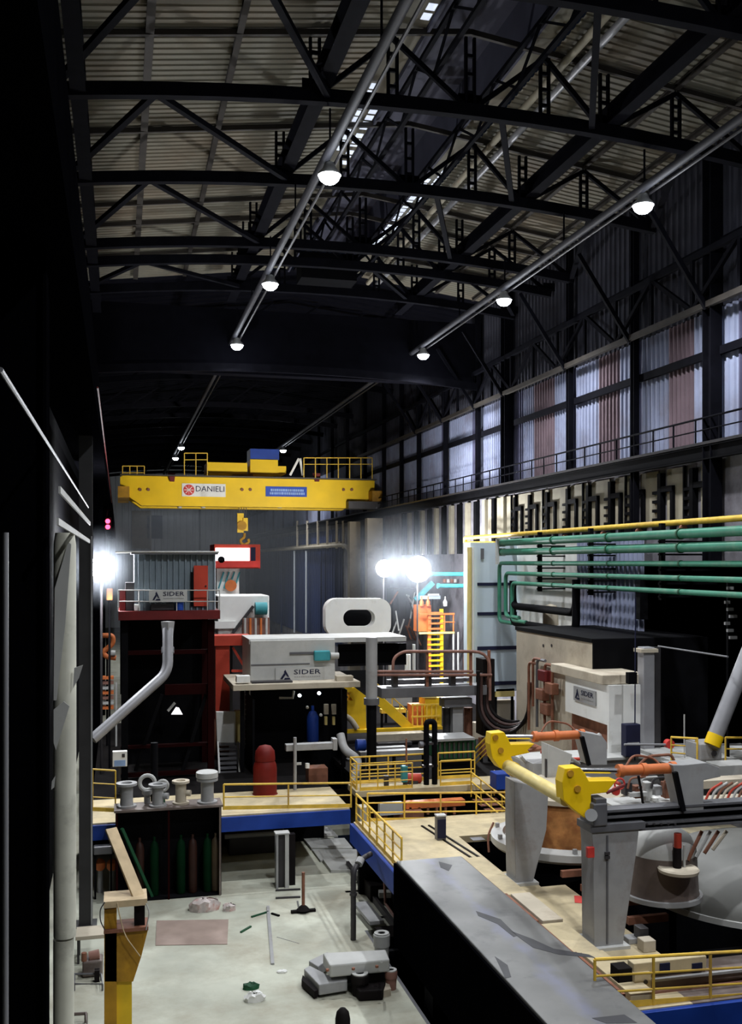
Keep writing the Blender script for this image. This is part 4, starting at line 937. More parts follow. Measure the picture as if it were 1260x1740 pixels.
# ladder tower, teal drums, spotlights
OY = 68.0
t = T('ladder_tower', 'orange ladder tower below the twin flood lights', 'ladder tower', W(740, 1140, OY))
for px in (727, 748): MB().px(px, 1035, px+5, 1206, OY, 0.25).build('upright', 'orange' if px < 740 else 'yellow', t)
for i in range(12): MB().px(727, 1040+i*9, 752, 1043+i*9, OY-0.05, 0.2).build('rung', 'yellow' if i > 3 else 'orange', t)
MB().px(709, 1028, 732, 1073, OY+0.4, 1.0).build('side_panel', 'orange', t)
for q in (1042, 1074): MB().px(712, q, 772, q+3, OY-0.1, 0.15).build('platform_edge', 'pale_yellow' if q > 1050 else 'orange', t)
for px in (755, 770): MB().tube([W(px,1042,OY), W(px,1076,OY)], 0.05, 6).build('guard_post', 'orange', t)
MB().tube([W(752,1057,OY), W(772,1057,OY)], 0.05, 6).build('guard_rail', 'orange', t)
for px in (770, 778): MB().tube([W(px,1074,OY), W(px,1140,OY)], 0.07, 8).build('pipe', 'grey_lt', t, True)
for px in (716, 727, 756): MB().lathe([(0.14,0),(0.16,0.3),(0.05,0.5),(0.05,0.7)], W(px,1030,OY+0.3), 12).build('nozzle', 'orange' if px < 740 else 'white', t, True)
def hdrum(label, p0, p1, q0, q1, Y, m):
    a, b = W(p0,(q0+q1)/2,Y), W(p1,(q0+q1)/2,Y); r = (W(p0,q0,Y)-W(p0,q1,Y)).length/2
    t = T('teal_pipe_header', label, 'pipe header', a)
    MB().cyl(a, b, r, n=16).build('pipe', m, t, True)
    MB().cyl(b, b+(b-a).normalized()*0.4, r*1.4, n=16).build('flange', 'grey_dk', t, True); MB().cyl(a, a+(a-b).normalized()*0.15, r*1.3, n=16).build('end_flange', 'teal', t, True)
hdrum('upper teal pipe header right of the twin flood lights', 733, 786, 972, 979, 66.5, 'teal')
hdrum('lower teal pipe header right of the twin flood lights', 746, 786, 992, 999, 66.5, 'teal')
t = T('teal_gantry', 'teal perforated arm between the flood lights and the ladder tower', 'gantry arm', W(715,1190,71))
MB().beam(W(705,1020,71), W(735,990,71), 0.35, 0.35).build('arm', 'teal', t); MB().px(736,1016,742,1195,71,0.3).build('post', 'charcoal', t); MB().px(713,1012,748,1018,70.8,0.3).build('bar', 'steel_blue', t); MB().px(728,1009,746,1012,70.7,0.3).build('cap', 'white', t)
for i in range(4): MB().cyl(W(755+i*6,984,70.5), W(755+i*6,990,70.5), 0.15, n=8).build('bolt', 'grey_lt' if i % 2 else 'rust', t, True)
flood('larger dazzling flood light of the twin pair', 711, 967, 64, 0.86, FLOOD_FAR, rear=17000)
flood('smaller dazzling flood light left of its twin', 653, 966, 66, 0.58, FLOOD_FAR*0.5, rear=11000)
# tangle of stay bars and pale columns behind
for nm, p0, p1 in (('left', 594, 612), ('right', 624, 650)):
    a = WX((p0+p1)/2, 960, HX1-1.0); w = (W(p1,960,a.y)-W(p0,960,a.y)).length
    S('concrete_column', MB().box(a.x-w/2, a.x+w/2, a.y, a.y+1.0, 0, WALK-0.9), 'cream', 'pale concrete column on the far right wall, %s of two beside the flood lights' % nm, 'column')
t = T('scrap_bars', 'tangle of thin grey bars under the flood lights', 'bars', W(690, 1090, 74)); MB().px(655, 1090, 712, 1195, 73.8, 2.2).build('base', 'charcoal', t)
rr = random.Random(3)
for i in range(16):
    p = rr.uniform(660, 710); q = rr.uniform(1000, 1070); MB().beam(W(p,q,74+rr.random()*2), W(p+rr.uniform(-14,18), q+rr.uniform(15,45), 74+rr.random()*2), 0.10, 0.10).build('bar', ['grey_lt','charcoal','rust'][i % 3], t)
S('dark_housing', MB().px(668, 1000, 708, 1170, 76.5, 2.0), 'charcoal', 'dark machine housing behind the tangle of bars', 'housing')
t = T('rear_pipes', 'white and grey upright pipes behind the pipe rack hoop', 'pipes', W(700, 1140, 60))
for px, m in ((662,'grey_lt'),(690,'white'),(695,'white'),(703,'grey_lt'),(789,'rust'),(815,'grey_dk'),(820,'grey_lt')):
    MB().tube([W(px,1112 if m!='grey_lt' else 1095,60), W(px,1142,60)], 0.10, 8).build('pipe', m, t, True)
# far bay frame and stair landing lights at the back
t = T('portal_tube', 'pale rounded frame line round the blue far bay', 'frame', (HX1-0.6, 150, 3))
pts = bend([WX(440, 936, HX1-0.7), WX(585, 926, HX1-0.7), WX(594, 935, HX1-0.7), WX(594, 1075, HX1-0.7)], 1.5)
MB().tube(pts, 0.22, 8).build('tube', 'cream', t, True)
for px in (478, 500, 520, 545, 570): 
    MB().tube([WX(px, 1075, HX1-0.7), WX(px, 936, HX1-0.7)], 0.12, 6).build('mullion', 'far_blue' if px % 20 else 'far_wall', t)
for px in (505, 522, 540, 556, 572, 583):
    MB().tube([WX(px, 932, HX1-0.7), WX(px, 885, HX1-0.7)], 0.16, 6).build('upper_stud', 'cream', t)
# far left clutter behind crane
S('ochre_partition', MB().px(224, 868, 255, 932, 199.4, 0.4), 'cream_panel', 'ochre panel at the far end below the left of the crane', 'panel')
t = T('far_window', 'dark window with a pale post at the far end below the crane', 'window', W(262, 915, 199.4)); MB().px(250, 876, 276, 915, 199.4, 0.4).build('opening', 'navy', t); MB().px(254, 868, 257, 936, 199.0, 0.4).build('post', 'grey_lt', t)
S('far_pipe', MB().px(338, 866, 341, 935, 199.3, 0.5), 'charcoal', 'dark upright pipe on the far end wall', 'pipe')
S('far_rail', MB().tube([W(200, 940, 199.6), W(365, 938, 199.6)], 0.25, 6), 'grey_lt', 'pale horizontal rail far behind the corrugated cabin', 'rail')

# ================================================================== RIGHT: cladding tower, pipes, cream house
t = T('cladding_tower', 'tall blue-grey clad enclosure with dark horizontal joints beside the green pipes', 'enclosure', W(838, 1175, 56))
MB().px(799, 922, 878, 1175, 56, 1.2).build('cladding', 'steel_blue', t)
for q in (992, 1042, 1101, 1161): MB().px(811, q-2 if q < 1090 else q-3, 878, q+3, 55.93, 0.06).build('joint', 'navy', t)
MB().px(817, 932, 822, 950, 55.9, 0.09).build('slot', 'grey_dk', t)
a, b = W(797, 930, 55.7), W(797, 1172, 55.7)
t = T('yellow_gas_pipe', 'yellow pipe running along the right wall with a hairpin bend and a long drop', 'pipe', b)
XP = 22.6
pts = bend([WX(1259, 880, XP)*1.0, WX(790, 914, XP), WX(790, 923, XP), WX(840, 923, XP)], 0.35)
pts[0] = Vector((XP, 27, pts[0].z))
MB().tube(pts, 0.13, 10).build('pipe', 'rail_yellow', t, True)
MB().tube([a, b], 0.14, 10).build('drop_pipe', 'pale_yellow', t, True); MB().tube([W(803,930,55.7), W(803,1172,55.7)], 0.08, 8).build('side_strip', 'white', t, True)
for px in (1160, 1085, 1025, 960): 
    c = WX(px, 890+ (1260-px)*0.08, XP); MB().cyl(c-Vector((0,0.06,0)), c+Vector((0,0.06,0)), 0.17, n=12).build('coupling', 'rust', t, True)
GX = 21.6
gp = [(922, 0.19, 852, 'first'), (938, 0.19, 852, 'second'), (957, 0.115, 848, 'third'), (974, 0.115, 850, 'fourth'), (990, 0.115, 852, 'fifth')]
zs = [WX(860, q, GX).z for q, _, _, _ in gp]
y_end = [WX(p, 950, GX).y for _, _, p, _ in gp]
zlow = WX(845, 1055, GX).z
for i, ((q, r, p, o_), z, ye) in enumerate(zip(gp, zs, y_end)):
    t = T('green_pipe', 'green cooling pipe along the right wall, %s from the top of five' % o_, 'pipe', (GX, ye, z), 'green pipes')
    if i < 2:
        P = [(GX, 24, z), (GX, ye, z)]
    else:
        yb = ye - (i-2)*0.0; zl = zlow + (0.0 if i == 2 else (0.35 if i == 3 else 0.15)); P = bend([(GX, 24, z), (GX, yb-(i-2)*0.8, z), (GX, yb-(i-2)*0.8, zl), (GX, yb-(i-2)*0.8-2.0, zl)], 0.4)
    MB().tube(P, r, 12).build('pipe', 'green', t, True)
    for y in (30.5, 35.5, 41.5, 47.5): 
        MB().cyl((GX, y-0.05, z), (GX, y+0.05, z), r*1.22, n=14).build('collar', 'green_dk', t, True)
    if i < 2: MB().box(GX-r*1.2, GX+r*1.2, ye, ye+0.1, z-r*1.2, z+r*1.2).build('end_cap', 'grey_lt', t)
t = T('pipe_header_support', 'white and teal upright frame at the far end of the green pipes', 'frame', (GX-0.2, y_end[0], zs[1]-0.6))
MB().box(GX-0.35, GX-0.2, y_end[0]-0.1, y_end[0]+0.1, zs[1]-0.7, zs[0]+0.3).build('upright', 'grey_lt', t); MB().box(GX-0.35, GX-0.2, y_end[0]-3.5, y_end[0]+0.1, zs[0]+0.22, zs[0]+0.30).build('top_bar', 'grey_lt', t)
for k, y in enumerate((31, 37.5, 44, 50)):
    t = T('pipe_bracket', 'black bracket holding the green pipes to the right wall, %s from the camera' % ordn[k], 'bracket', (23, y, zs[-1]-0.2), 'pipe brackets')
    MB().box(GX+0.25, GX+0.45, y-0.1, y+0.1, zs[-1]-0.4, zs[0]+0.5).build('upright', 'black', t)
    for z in zs: MB().box(GX+0.2, HX1, y-0.08, y+0.08, z-0.3, z-0.22).build('arm', 'black', t)
for k, (dz, nm) in enumerate(((0.0, 'lower'), (0.95, 'upper'))):
    P = [(GX+0.1, WX(868, 1000, GX).y, zlow+2.4+dz*0), (GX+0.1, WX(868, 1000, GX).y-dz*1.2, zlow+0.02+dz), (GX+0.1, WX(975, 1050, GX).y, zlow+0.02+dz), (GX+0.1, WX(975, 1050, GX).y, zlow+2.6)]
    P[1] = Vector((GX+0.1, P[0][1]-(0.0), zlow+0.02+dz))
    S('black_pipe', MB().tube(bend(P, 0.6), 0.2, 12), 'black', '%s black U-shaped pipe hanging inside the green pipe elbows' % nm, 'pipe', smooth=True)
# white sheeting and corrugated screen behind the pipes
t = T('white_screen', 'white sheeting behind the green pipe elbows', 'screen', (HX1-1.0, 50, 9)); ya, yb_ = WX(868, 1000, HX1-1.0).y, WX(985, 1000, HX1-1.0).y
MB().box(HX1-1.1, HX1-1.0, yb_, ya, zlow-0.3, zs[0]+0.2).build('sheet', 'white', t)
c = WX(935, 1040, GX+1.0); MB().lathe([(0.42,0),(0.42,0.8),(0.3,1.05),(0.001,1.15)], c-Vector((0,0,0.7)), 20).build('tank', 'cream', t, True)
t = T('corrugated_screen', 'translucent grey corrugated screen behind the green pipes', 'screen', (HX1-1.2, 43, 9)); ya, yb_ = WX(982, 1000, HX1-1.2).y, WX(1094, 1000, HX1-1.2).y
MB().corr((HX1-1.2, yb_, WX(1040,1078,HX1-1.2).z), (0, ya-yb_, 0), (0,0,zs[0]-WX(1040,1078,HX1-1.2).z), 0.42, 0.1, (-1,0,0)).build('sheet', 'panel', t)
MB().box(HX1-1.5, HX1-0.2, yb_, ya, WX(1040,1084,HX1-1.2).z, WX(1040,1077,HX1-1.2).z).build('bottom_rail', 'grey_dk', t)
c = WX(1083, 1030, HX1-1.6); S('hanging_bracket', MB().box(c.x, c.x+0.4, c.y-0.2, c.y+0.2, c.z-0.6, c.z+1.2), 'black', 'black bracket hanging in front of the corrugated screen', 'bracket')
# ------------------------------------------------------------------ cream house on the right
HXF = 19.0
hy0, hy1 = WX(953, 1100, HXF).y, WX(877, 1100, HXF).y
zt = EYE - 3.3
ho = T('cream_house', 'cream rendered machine house beside the right wall under the green pipes', 'house', (HXF+2, hy0+2, PL))
HM = WX(1006, 1100, HXF).y
MB().box(HXF, HXF+5.2, HM, hy1, PL, zt).build('walls', 'cream', ho); MB().box(HXF+0.01, 20.1, 36.6, HM-0.13, PL, EYE-4.6).build('front_walls', 'cream', ho)
MB().box(HXF-0.05, HXF+5.2, HM-0.05, hy1+0.05, zt-0.05, zt+0.12).build('parapet', 'black', ho)
q = WX(935, 1124, 18.3); q2 = WX(1036, 1163, 18.3)
MB().box(18.3, 20.3, 35.7, q.y, q2.z-0.1, q2.z+0.28).build('canopy', 'cream', ho, bevel=0.03)
o0, o1 = WX(1005, 1085, HXF-0.03), WX(1036, 1120, HXF-0.03)
MB().box(HXF-0.02, 24.3, HM-0.12, HM-0.03, PL, zt+0.1).build('dark_opening', 'black', ho)
for px in (922, 936): c = WX(px, 1097, HXF-0.03); MB().cyl(c, c+Vector((0.1,0,0)), 0.07, n=10).build('wall_socket', 'charcoal', ho)
sb_ = T('sign_housing', 'white housing with a company sign hanging below the cream canopy', 'housing', (18.7, 38, PL))
SX = 18.5
ya, yb = WX(960, 1180, SX).y, WX(1031, 1200, SX).y; z1, z0 = WX(1031, 1170, SX).z, WX(1031, 1232, SX).z
MB().box(SX, HXF-0.07, yb, ya, z0, q2.z-0.11).build('box', 'white', sb_)
xr_ = W(1091, 1220, yb-0.02).x
MB().box(SX, xr_, yb-0.14, yb-0.01, PL, q2.z-0.11).build('front_wall', 'white', sb_)
MB().box(HXF-0.2, HXF-0.06, yb, ya, PL+0.5, z0-0.02).build('dark_recess', 'rust', sb_)
c = WX(1017, 1250, HXF-0.3); MB().lathe([(0.001,-0.12),(0.09,-0.07),(0.12,0),(0.09,0.07),(0.001,0.12)], c, 14).build('lamp_globe', 'white', sb_, True)
s0, s1 = WX(976, 1189, SX), WX(1013, 1199, SX); hh = WX(976, 1166, SX).z - WX(976, 1190, SX).z
sider('sign_board', 'dark grey company sign on the white housing at the right', (SX-0.06, s0.y, s0.z), (0, -1, 0), s0.y-s1.y, hh, nrm=(-1,0,0), plate='grey')
t = T('brown_pipework', 'rusty brown pipework and valves against the cream house wall', 'pipework', WX(920, 1240, 18.6))
rr = random.Random(5)
for px, q0, q1 in ((898,1125,1240),(905,1118,1200),(912,1120,1235),(925,1128,1230),(938,1130,1240)):
    MB().tube(bend([WX(px, q1, 18.7), WX(px, q0, 18.7), WX(px+14, q0+3, 18.7)], 0.3), 0.07, 8).build('pipe', 'rust' if px != 912 else 'grey_dk', t, True)
for px, py, w in ((922,1148,14),(918,1180,18),(926,1205,16),(934,1170,10)):
    c = WX(px, py, 18.6); MB().box(c.x-0.1, c.x+0.25, c.y-0.4, c.y+0.4, c.z-0.25, c.z+0.25).build('valve_block', 'rust' if py != 1148 else 'red_dk', t, bevel=0.04)
t = T('grey_post', 'tall pale grey post at the corner of the black side bay', 'post', W(1103, 1295, 35.4))
MB().px(1093, 1100, 1112, 1300, 35.3, 0.5).build('shaft', 'tube_grey', t, bevel=0.03); MB().px(1112, 1100, 1122, 1300, 35.5, 0.2).build('side_plate', 'charcoal', t); MB().px(1089, 1103, 1118, 1109, 35.2, 0.6).build('cap_plate', 'cream', t)
S('bay_tie_bar', MB().tube([W(1118, 1098, 36), W(1236, 1116, 30)], 0.035, 6), 'grey_dk', 'thin grey tie bar crossing the black side bay', 'bar')
t = T('pendant_control', 'dark crane pendant hanging on a long cable in front of the white housing', 'pendant', W(1078, 1290, 34.6))
MB().tube([W(1079, 1015, 34.6), W(1078, 1292, 34.6)], 0.028, 6).build('cable', 'navy', t)
MB().px(1063, 1231, 1088, 1286, 34.45, 0.4).build('case', 'navy', t, bevel=0.03); MB().px(1068, 1143, 1082, 1162, 34.5, 0.25).build('upper_plug', 'black', t)
MB().px(1066, 1262, 1086, 1265, 34.42, 0.05).build('band', 'grey_lt', t)
S('blue_crate', MB().px(843, 1315, 872, 1342, 40.5, 0.8), 'blue', 'blue crate left of the nearer grey arm post', 'crate', bevel=0.03)

# ------------------------------------------------------------------ middle platform fittings
railing('yellow railing along the far edge of the middle platform', [W(624,1397,37.4), W(868,1393,37.4)], 1.1, 1.45, 'rail_yellow', 0.036, 2)
railing('yellow railing along the left edge of the middle platform', [(8.82, 37.35, PL), (8.82, 31.0, PL)], 1.1, 1.15, 'rail_yellow', 0.036, 2)
sr = T('stair_railing', 'yellow stair railing running down from the rear walkway to the middle platform', 'railing', W(835, 1390, 38.5))
for dx in (0, 1.1):
    for dz in (0, -0.42, -0.84): MB().tube([W(800,1312,42.3)+Vector((dx,0,dz)), W(872,1368,37.7)+Vector((dx,0,dz))], 0.035, 8).build('rail', 'rail_yellow', sr, True)
    for i in range(5): 
        a = W(800,1312,42.3).lerp(W(872,1368,37.7), i/4)+Vector((dx,0,0)); MB().tube([a, a-Vector((0,0,1.1))], 0.032, 8).build('post', 'rail_yellow', sr, True)
for i in range(7):
    a = W(800,1312,42.3).lerp(W(872,1368,37.7), (i+.5)/7)-Vector((0,0,1.15)); MB().box(a.x, a.x+1.1, a.y-0.2, a.y+0.2, a.z-0.03, a.z).build('tread', 'rust', sr)
railing('orange-yellow handrail climbing behind the first yellow arm', [W(806,1308,45.5), W(832,1282,44.5)], 1.0, 1.2, 'rail_yellow', 0.035, 3, False)
t = T('control_pedestal', 'blue-grey control pedestal standing on the middle platform', 'pedestal', WZ(750, 1430, PL))
c = WZ(750, 1428, PL); MB().box(c.x-0.17, c.x+0.17, c.y, c.y+0.3, PL, PL+0.85).build('case', 'grey_dk', t, bevel=0.02); MB().box(c.x-0.16, c.x+0.16, c.y-0.02, c.y, PL+0.08, PL+0.75).build('front_panel', 'navy', t); MB().box(c.x-0.18, c.x+0.18, c.y-0.03, c.y+0.3, PL+0.85, PL+0.9).build('lid', 'grey_lt', t)
for k, dx in enumerate((0, 0.28)):
    a, b = WZ(716, 1404, PL), WZ(806, 1462, PL); g = MB(); g.beam(a+Vector((dx,0,0.02)), b+Vector((dx,0,0.02)), 0.07, 0.04)
    S('floor_rail', g, 'rubber', ['left', 'right'][k]+' of two dark rails let into the middle platform', 'rail')
S('drain_cover', MB().box(WZ(790,1418,PL).x, WZ(812,1418,PL).x, 33.9, 34.3, PL, PL+0.012), 'grey_dk', 'small dark drain cover on the middle platform', 'cover')

# ------------------------------------------------------------------ dark steel slab in the foreground
sl = T('steel_slab_beam', 'long dark steel box beam lying across the foreground', 'beam', (9.4, 20, 0.6))
g = MB(); g.box(8.36, 10.5, 6, 30.0, 0.9, 3.4); g.build('box_section', 'slab', sl, bevel=0.03)
MB().box(8.28, 8.35, 6, 30.02, 0.85, 3.33).build('side_plate', 'leftblack', sl)
for pts in (((868,1582),(905,1596),(940,1612),(1000,1622),(1012,1628),(950,1622),(905,1610),(880,1592)), ((808,1548),(850,1562),(878,1590),(872,1592),(845,1570),(812,1556)), ((1005,1730),(1060,1724),(1082,1738),(1030,1739)), ((840,1625),(862,1640),(868,1660),(858,1662),(850,1645)), ((745,1464),(768,1470),(762,1480),(748,1474))):
    MB().prism([WZ(p, q, 3.402) for p, q in pts], (0, 0, 0.004)).build('dark_flake', 'scale', sl)
for y in (12, 20, 27): MB().box(8.6, 10.3, y, y+0.8, -2.4, 0.9).build('support', 'black', sl)
for k, (y0, y1, dz) in enumerate(((31.4, 27.6, 0.10), (27.5, 25.2, 0.16), (25.1, 23.0, 0.12), (22.9, 20.4, 0.18))):
    S('curb_block', MB().box(11.05+0.1*(k%2), 11.75, y1, y0, PL, PL+dz+0.1), 'deck' if k != 1 else 'cream', 'beige curb block along the dark steel beam, %s from the far end' % ordn[k], 'curb', 'curb blocks', bevel=0.015)
    S('edge_angle', MB().box(10.95, 11.03, y1, y0, PL, PL+dz+0.12), 'rust', 'rusty edge angle on the curb block, %s from the far end' % ordn[k], 'angle', 'curb edge angles')

# ------------------------------------------------------------------ furnace arms (two legs, yellow tube, cylinders)
fa = T('tilting_frame', 'grey two-legged tilting frame carrying yellow hammer-shaped arms and a yellow cross tube', 'machine frame', (12.4, 26, PL))
L2 = WZ(1033, 1612, PL).y; L1 = WZ(890, 1503, PL).y
def leg(poly, Y, dep):
    MB().prism([W(p, q, Y) for p, q in poly], (0, dep, 0)).build('leg', 'grey', fa, bevel=0.02)
leg(((1004,1402),(1086,1402),(1082,1440),(1058,1606),(1009,1612),(1007,1440)), L2, 0.7)
leg(((874,1328),(932,1340),(928,1410),(905,1500),(876,1506),(874,1400)), L1, 0.8)
MB().px(1030, 1420, 1033, 1604, L2-0.02, 0.03).build('seam', 'grey_dk', fa)
MB().px(1003, 1400, 1096, 1412, L2-0.05, 0.8).build('head_plate', 'grey_dk', fa)
for Y, a, b in ((L2, 1000, 1066), (L1, 868, 912)):
    x0, x1 = W(a, 1600 if Y == L2 else 1500, Y).x, W(b, 1600 if Y == L2 else 1500, Y).x; MB().box(x0, x1, Y-0.15, Y+0.95, PL, PL+0.08).build('base_plate', 'grey_lt', fa)
for q in (1448, 1455): MB().px(1028, q, 1036, q+5, L2-0.06, 0.05).build('bolt', 'charcoal', fa)
arm2 = ((960,1306),(985,1304),(994,1315),(1000,1327),(1048,1326),(1036,1340),(1030,1347),(1004,1350),(1004,1372),(994,1391),(972,1374),(957,1360),(955,1330))
arm1 = ((834,1246),(856,1244),(863,1255),(867,1265),(908,1264),(896,1275),(900,1279),(868,1286),(872,1295),(866,1312),(848,1305),(836,1288),(832,1265))
MB().prism([W(p, q, L2+0.1) for p, q in arm2], (0, 0.45, 0)).build('arm', 'crane_yellow', fa, bevel=0.02)
MB().prism([W(p, q, L1+0.1) for p, q in arm1], (0, 0.45, 0)).build('arm', 'crane_yellow', fa, bevel=0.02)
for px, py, Y in ((968, 1314, L2), (841, 1253, L1), (980, 1340, L2), (850, 1275, L1)): 
    c = W(px, py, Y+0.1); MB().cyl(c, c-Vector((0,0.05,0)), 0.09, n=12).build('pin', 'rust_yellow', fa)
MB().tube([W(858, 1299, L1+0.4), W(962, 1358, L2+0.3)], 0.19, 18).build('cross_tube', 'pale_yellow', fa, True)
MB().cyl(W(874, 1308, L1-0.2), W(868, 1305, L1+0.2), 0.22, n=18).build('tube_collar', 'crane_yellow', fa, True)
def ram(label, a, m, b, Y):
    t = T('hydraulic_ram', label, 'hydraulic ram', W(*a, Y))
    MB().cyl(W(*a, Y), W(*m, Y), 0.075, n=14).build('rod', 'chrome', t, True)
    MB().cyl(W(*m, Y), W(*b, Y), 0.14, n=18).build('barrel', 'orange', t, True)
    for k, q in enumerate((0.03, 0.45, 0.97)):
        c = W(*m, Y).lerp(W(*b, Y), q); d = (W(*b, Y)-W(*m, Y)).normalized()*0.07; MB().cyl(c-d, c+d, 0.175, n=18).build('gland', 'orange', t, True)
    MB().tube(bend([W(m[0]+12, m[1]-7, Y), W(m[0]+25, m[1]-28, Y+0.2), W(m[0]+60, m[1]-22, Y+0.3), W(m[0]+75, m[1]-6, Y)], 0.4), 0.03, 8).build('hose', 'rust', t, True)
ram('rear orange hydraulic ram with a chrome rod, on the farther yellow arm', (856,1252), (906,1252), (990,1248), L1+0.35)
ram('front orange hydraulic ram with a chrome rod, on the nearer yellow arm', (984,1309), (1050,1310), (1145,1305), L2+0.35)
def bracket(label, poly, Y, strut):
    t = T('ram_bracket', label, 'bracket', W(*poly[-1], Y))
    MB().prism([W(p, q, Y) for p, q in poly], (0, 0.6, 0)).build('plate', 'grey', t, bevel=0.015)
    MB().beam(W(*strut[0], Y-0.05), W(*strut[1], Y-0.05), 0.12).build('strut', 'black', t)
bracket('grey plate bracket behind the rear orange ram', ((986,1243),(1022,1250),(1031,1262),(1031,1300),(1000,1300)), L1+0.1, ((988,1252),(1000,1300)))
bracket('grey plate bracket behind the front orange ram', ((1142,1300),(1160,1300),(1200,1296),(1222,1304),(1224,1320),(1195,1326),(1195,1378),(1160,1378)), L2+0.1, ((1146,1312),(1160,1378)))
# gantry rails from the front leg
gr = T('charging_rail', 'dark double rail beam reaching from the front leg to the right edge', 'rail beam', (15, L2, PL+3))
x0 = W(1030, 1390, L2).x
zA, zB_ = W(1100, 1381, L2).z, W(1100, 1406, L2).z
MB().ibeam((x0, L2+0.3, zA), (20.5, L2+0.3, zA), 0.45, 0.22, 0.06, 0.1).build('upper_rail', 'grey_dk', gr)
MB().ibeam((x0, L2+0.3, zB_), (20.5, L2+0.3, zB_), 0.45, 0.2, 0.06, 0.1).build('lower_rail', 'grey_dk', gr)
MB().box(x0, 20.5, L2+0.35, L2+0.45, zB_, zA).build('web', 'black', gr)
MB().px(1008, 1366, 1032, 1404, L2-0.1, 0.8).build('end_block', 'grey_dk', gr, bevel=0.03)
MB().cyl(W(1004, 1385, L2-0.2), W(1004, 1385, L2-0.05), 0.16, n=16).build('wheel', 'grey', gr, True)
MB().px(1012, 1358, 1030, 1370, L2-0.05, 0.5).build('end_lug', 'grey_dk', gr)
for i in range(9): c = W(1050+i*12, 1400, L2+0.05); MB().cyl(c, c-Vector((0,0.04,0)), 0.03, n=8).build('bolt', 'charcoal', gr)
for px in (1000, 1185): pass
S('limit_switch', MB().px(998, 1440, 1010, 1458, L2-0.06, 0.12), 'red_br', 'small red switch on the left side of the front grey leg', 'switch', bevel=0.015)
# red notice on the floor
S('warning_strip', MB().prism([WZ(p, q, PL+0.004) for p, q in ((975,1522),(1004,1524),(1004,1536),(976,1534))], (0,0,0.006)), 'red_br', 'red strip lying on the floor left of the front grey leg', 'strip')
for k, (dx, dy, w) in enumerate(((0.9, 0.1, 0.5), (1.0, -0.5, 0.35), (1.15, -0.05, 0.25))):
    c = W(1050, 1600, L2); S('scrap_block', MB().box(c.x+dx-0.55, c.x+dx+w-0.55, L2+dy, L2+dy+0.35, PL, PL+0.15+0.15*k), ['grey','cream','charcoal'][k], ['flat grey', 'small cream', 'dark upright'][k]+' block at the foot of the front grey leg', 'block', bevel=0.02)

# ------------------------------------------------------------------ ring vessel with scorched cover
rv = T('ring_vessel', 'round vessel with a pale rim and scorched orange wall between the grey legs', 'vessel', (14.7, 31.4, 1.0))
C0 = Vector((14.7, 31.4, 0))
MB().lathe([(2.05, 3.05), (2.4, 3.1), (2.5, 3.2), (2.5, 3.42), (2.1, 3.5), (2.05, 3.3)], C0, 48).build('rim', 'grey_lt', rv, True)
MB().lathe([(1.7, -2.4), (1.95, 3.1)], C0, 40).build('shell', 'black', rv, True)
MB().lathe([(1.9, 3.4), (1.9, 4.75), (1.75, 4.85)], C0, 40).build('scorched_wall', 'refractory', rv, True)
MB().lathe([(2.0, 4.85), (2.0, 5.0), (1.2, 5.25), (0.001, 5.3)], C0, 40).build('cover', 'cream', rv, True)
for i in range(10):
    an = i*0.63; MB().box(C0.x+2.35*math.cos(an)-0.06, C0.x+2.35*math.cos(an)+0.06, C0.y+2.35*math.sin(an)-0.06, C0.y+2.35*math.sin(an)+0.06, 3.45, 3.6).build('clamp', 'grey', rv)
MB().tube(bend([W(838,1398,30.5), W(828,1420,30.2), W(830,1448,30)], 0.3), 0.035, 8).build('hose', 'rust', rv, True)
# big dished cover with brown nozzle
dc = T('dished_cover', 'large smooth grey dished cover over the pit at the right edge', 'cover', (17.7, 26.2, 2.6))
D0 = Vector((18.6, 26.4, 0))
MB().lathe([(3.35, 2.82), (3.42, 2.86), (3.42, 3.0), (3.27, 3.3), (2.9, 3.7), (2.2, 4.08), (1.6, 4.28), (0.8, 4.45), (0.001, 4.5)], D0, 64).build('shell', 'dome', dc, True)
MB().lathe([(3.3, 2.78), (3.5, 2.78), (3.5, 2.94), (3.3, 2.94)], D0, 64).build('rim', 'grey_lt', dc, True)
c = W(1128, 1508, 24.6); z0_, z1_ = W(1128, 1536, 23.9).z, W(1128, 1466, 23.9).z
MB().lathe([(1.02, z0_), (1.0, z0_+0.1), (0.97, (z0_+z1_)/2), (0.95, z1_)], (c.x+0.08, 24.9, 0), 32).build('nozzle', 'brown_dome', dc, True)
MB().lathe([(0.95, z1_), (0.93, z1_+0.15), (0.8, z1_+0.45), (0.5, z1_+0.68), (0.001, z1_+0.76)], (c.x+0.08, 24.9, 0), 32).build('nozzle_cap', 'grey_lt', dc, True)
MB().lathe([(0.9, z0_-0.14), (1.1, z0_-0.12), (1.1, z0_), (0.95, z0_+0.02)], (c.x+0.08, 24.9, 0), 32).build('nozzle_lip', 'grey', dc, True)
c = W(1152, 1478, 23.85); MB().lathe([(0.2, -0.06), (0.52, -0.05), (0.54, 0.03), (0.5, 0.07), (0.3, 0.06)], c, 24).build('nozzle_flange', 'cream', dc, True)
for i in range(4): MB().box(13.4, 14.6, 24.6+i*1.4, 24.75+i*1.4, 2.85, 3.05).build('support_bar', 'rust', dc)
pb = T('probe_rod', 'dark probe rod with a red head hanging from the rail beam into the brown nozzle', 'probe', W(1150, 1476, 23.85))
MB().cyl(W(1150, 1476, 23.85), W(1150, 1440, 23.85), 0.11, n=12).build('rod', 'rubber', pb, True); MB().cyl(W(1151, 1440, 23.85), W(1151, 1416, 23.85), 0.1, n=12).build('head', 'red', pb, True)
MB().cyl(W(1162, 1474, 23.85), W(1162, 1436, 23.85), 0.035, n=8).build('side_rod', 'grey_lt', pb, True)
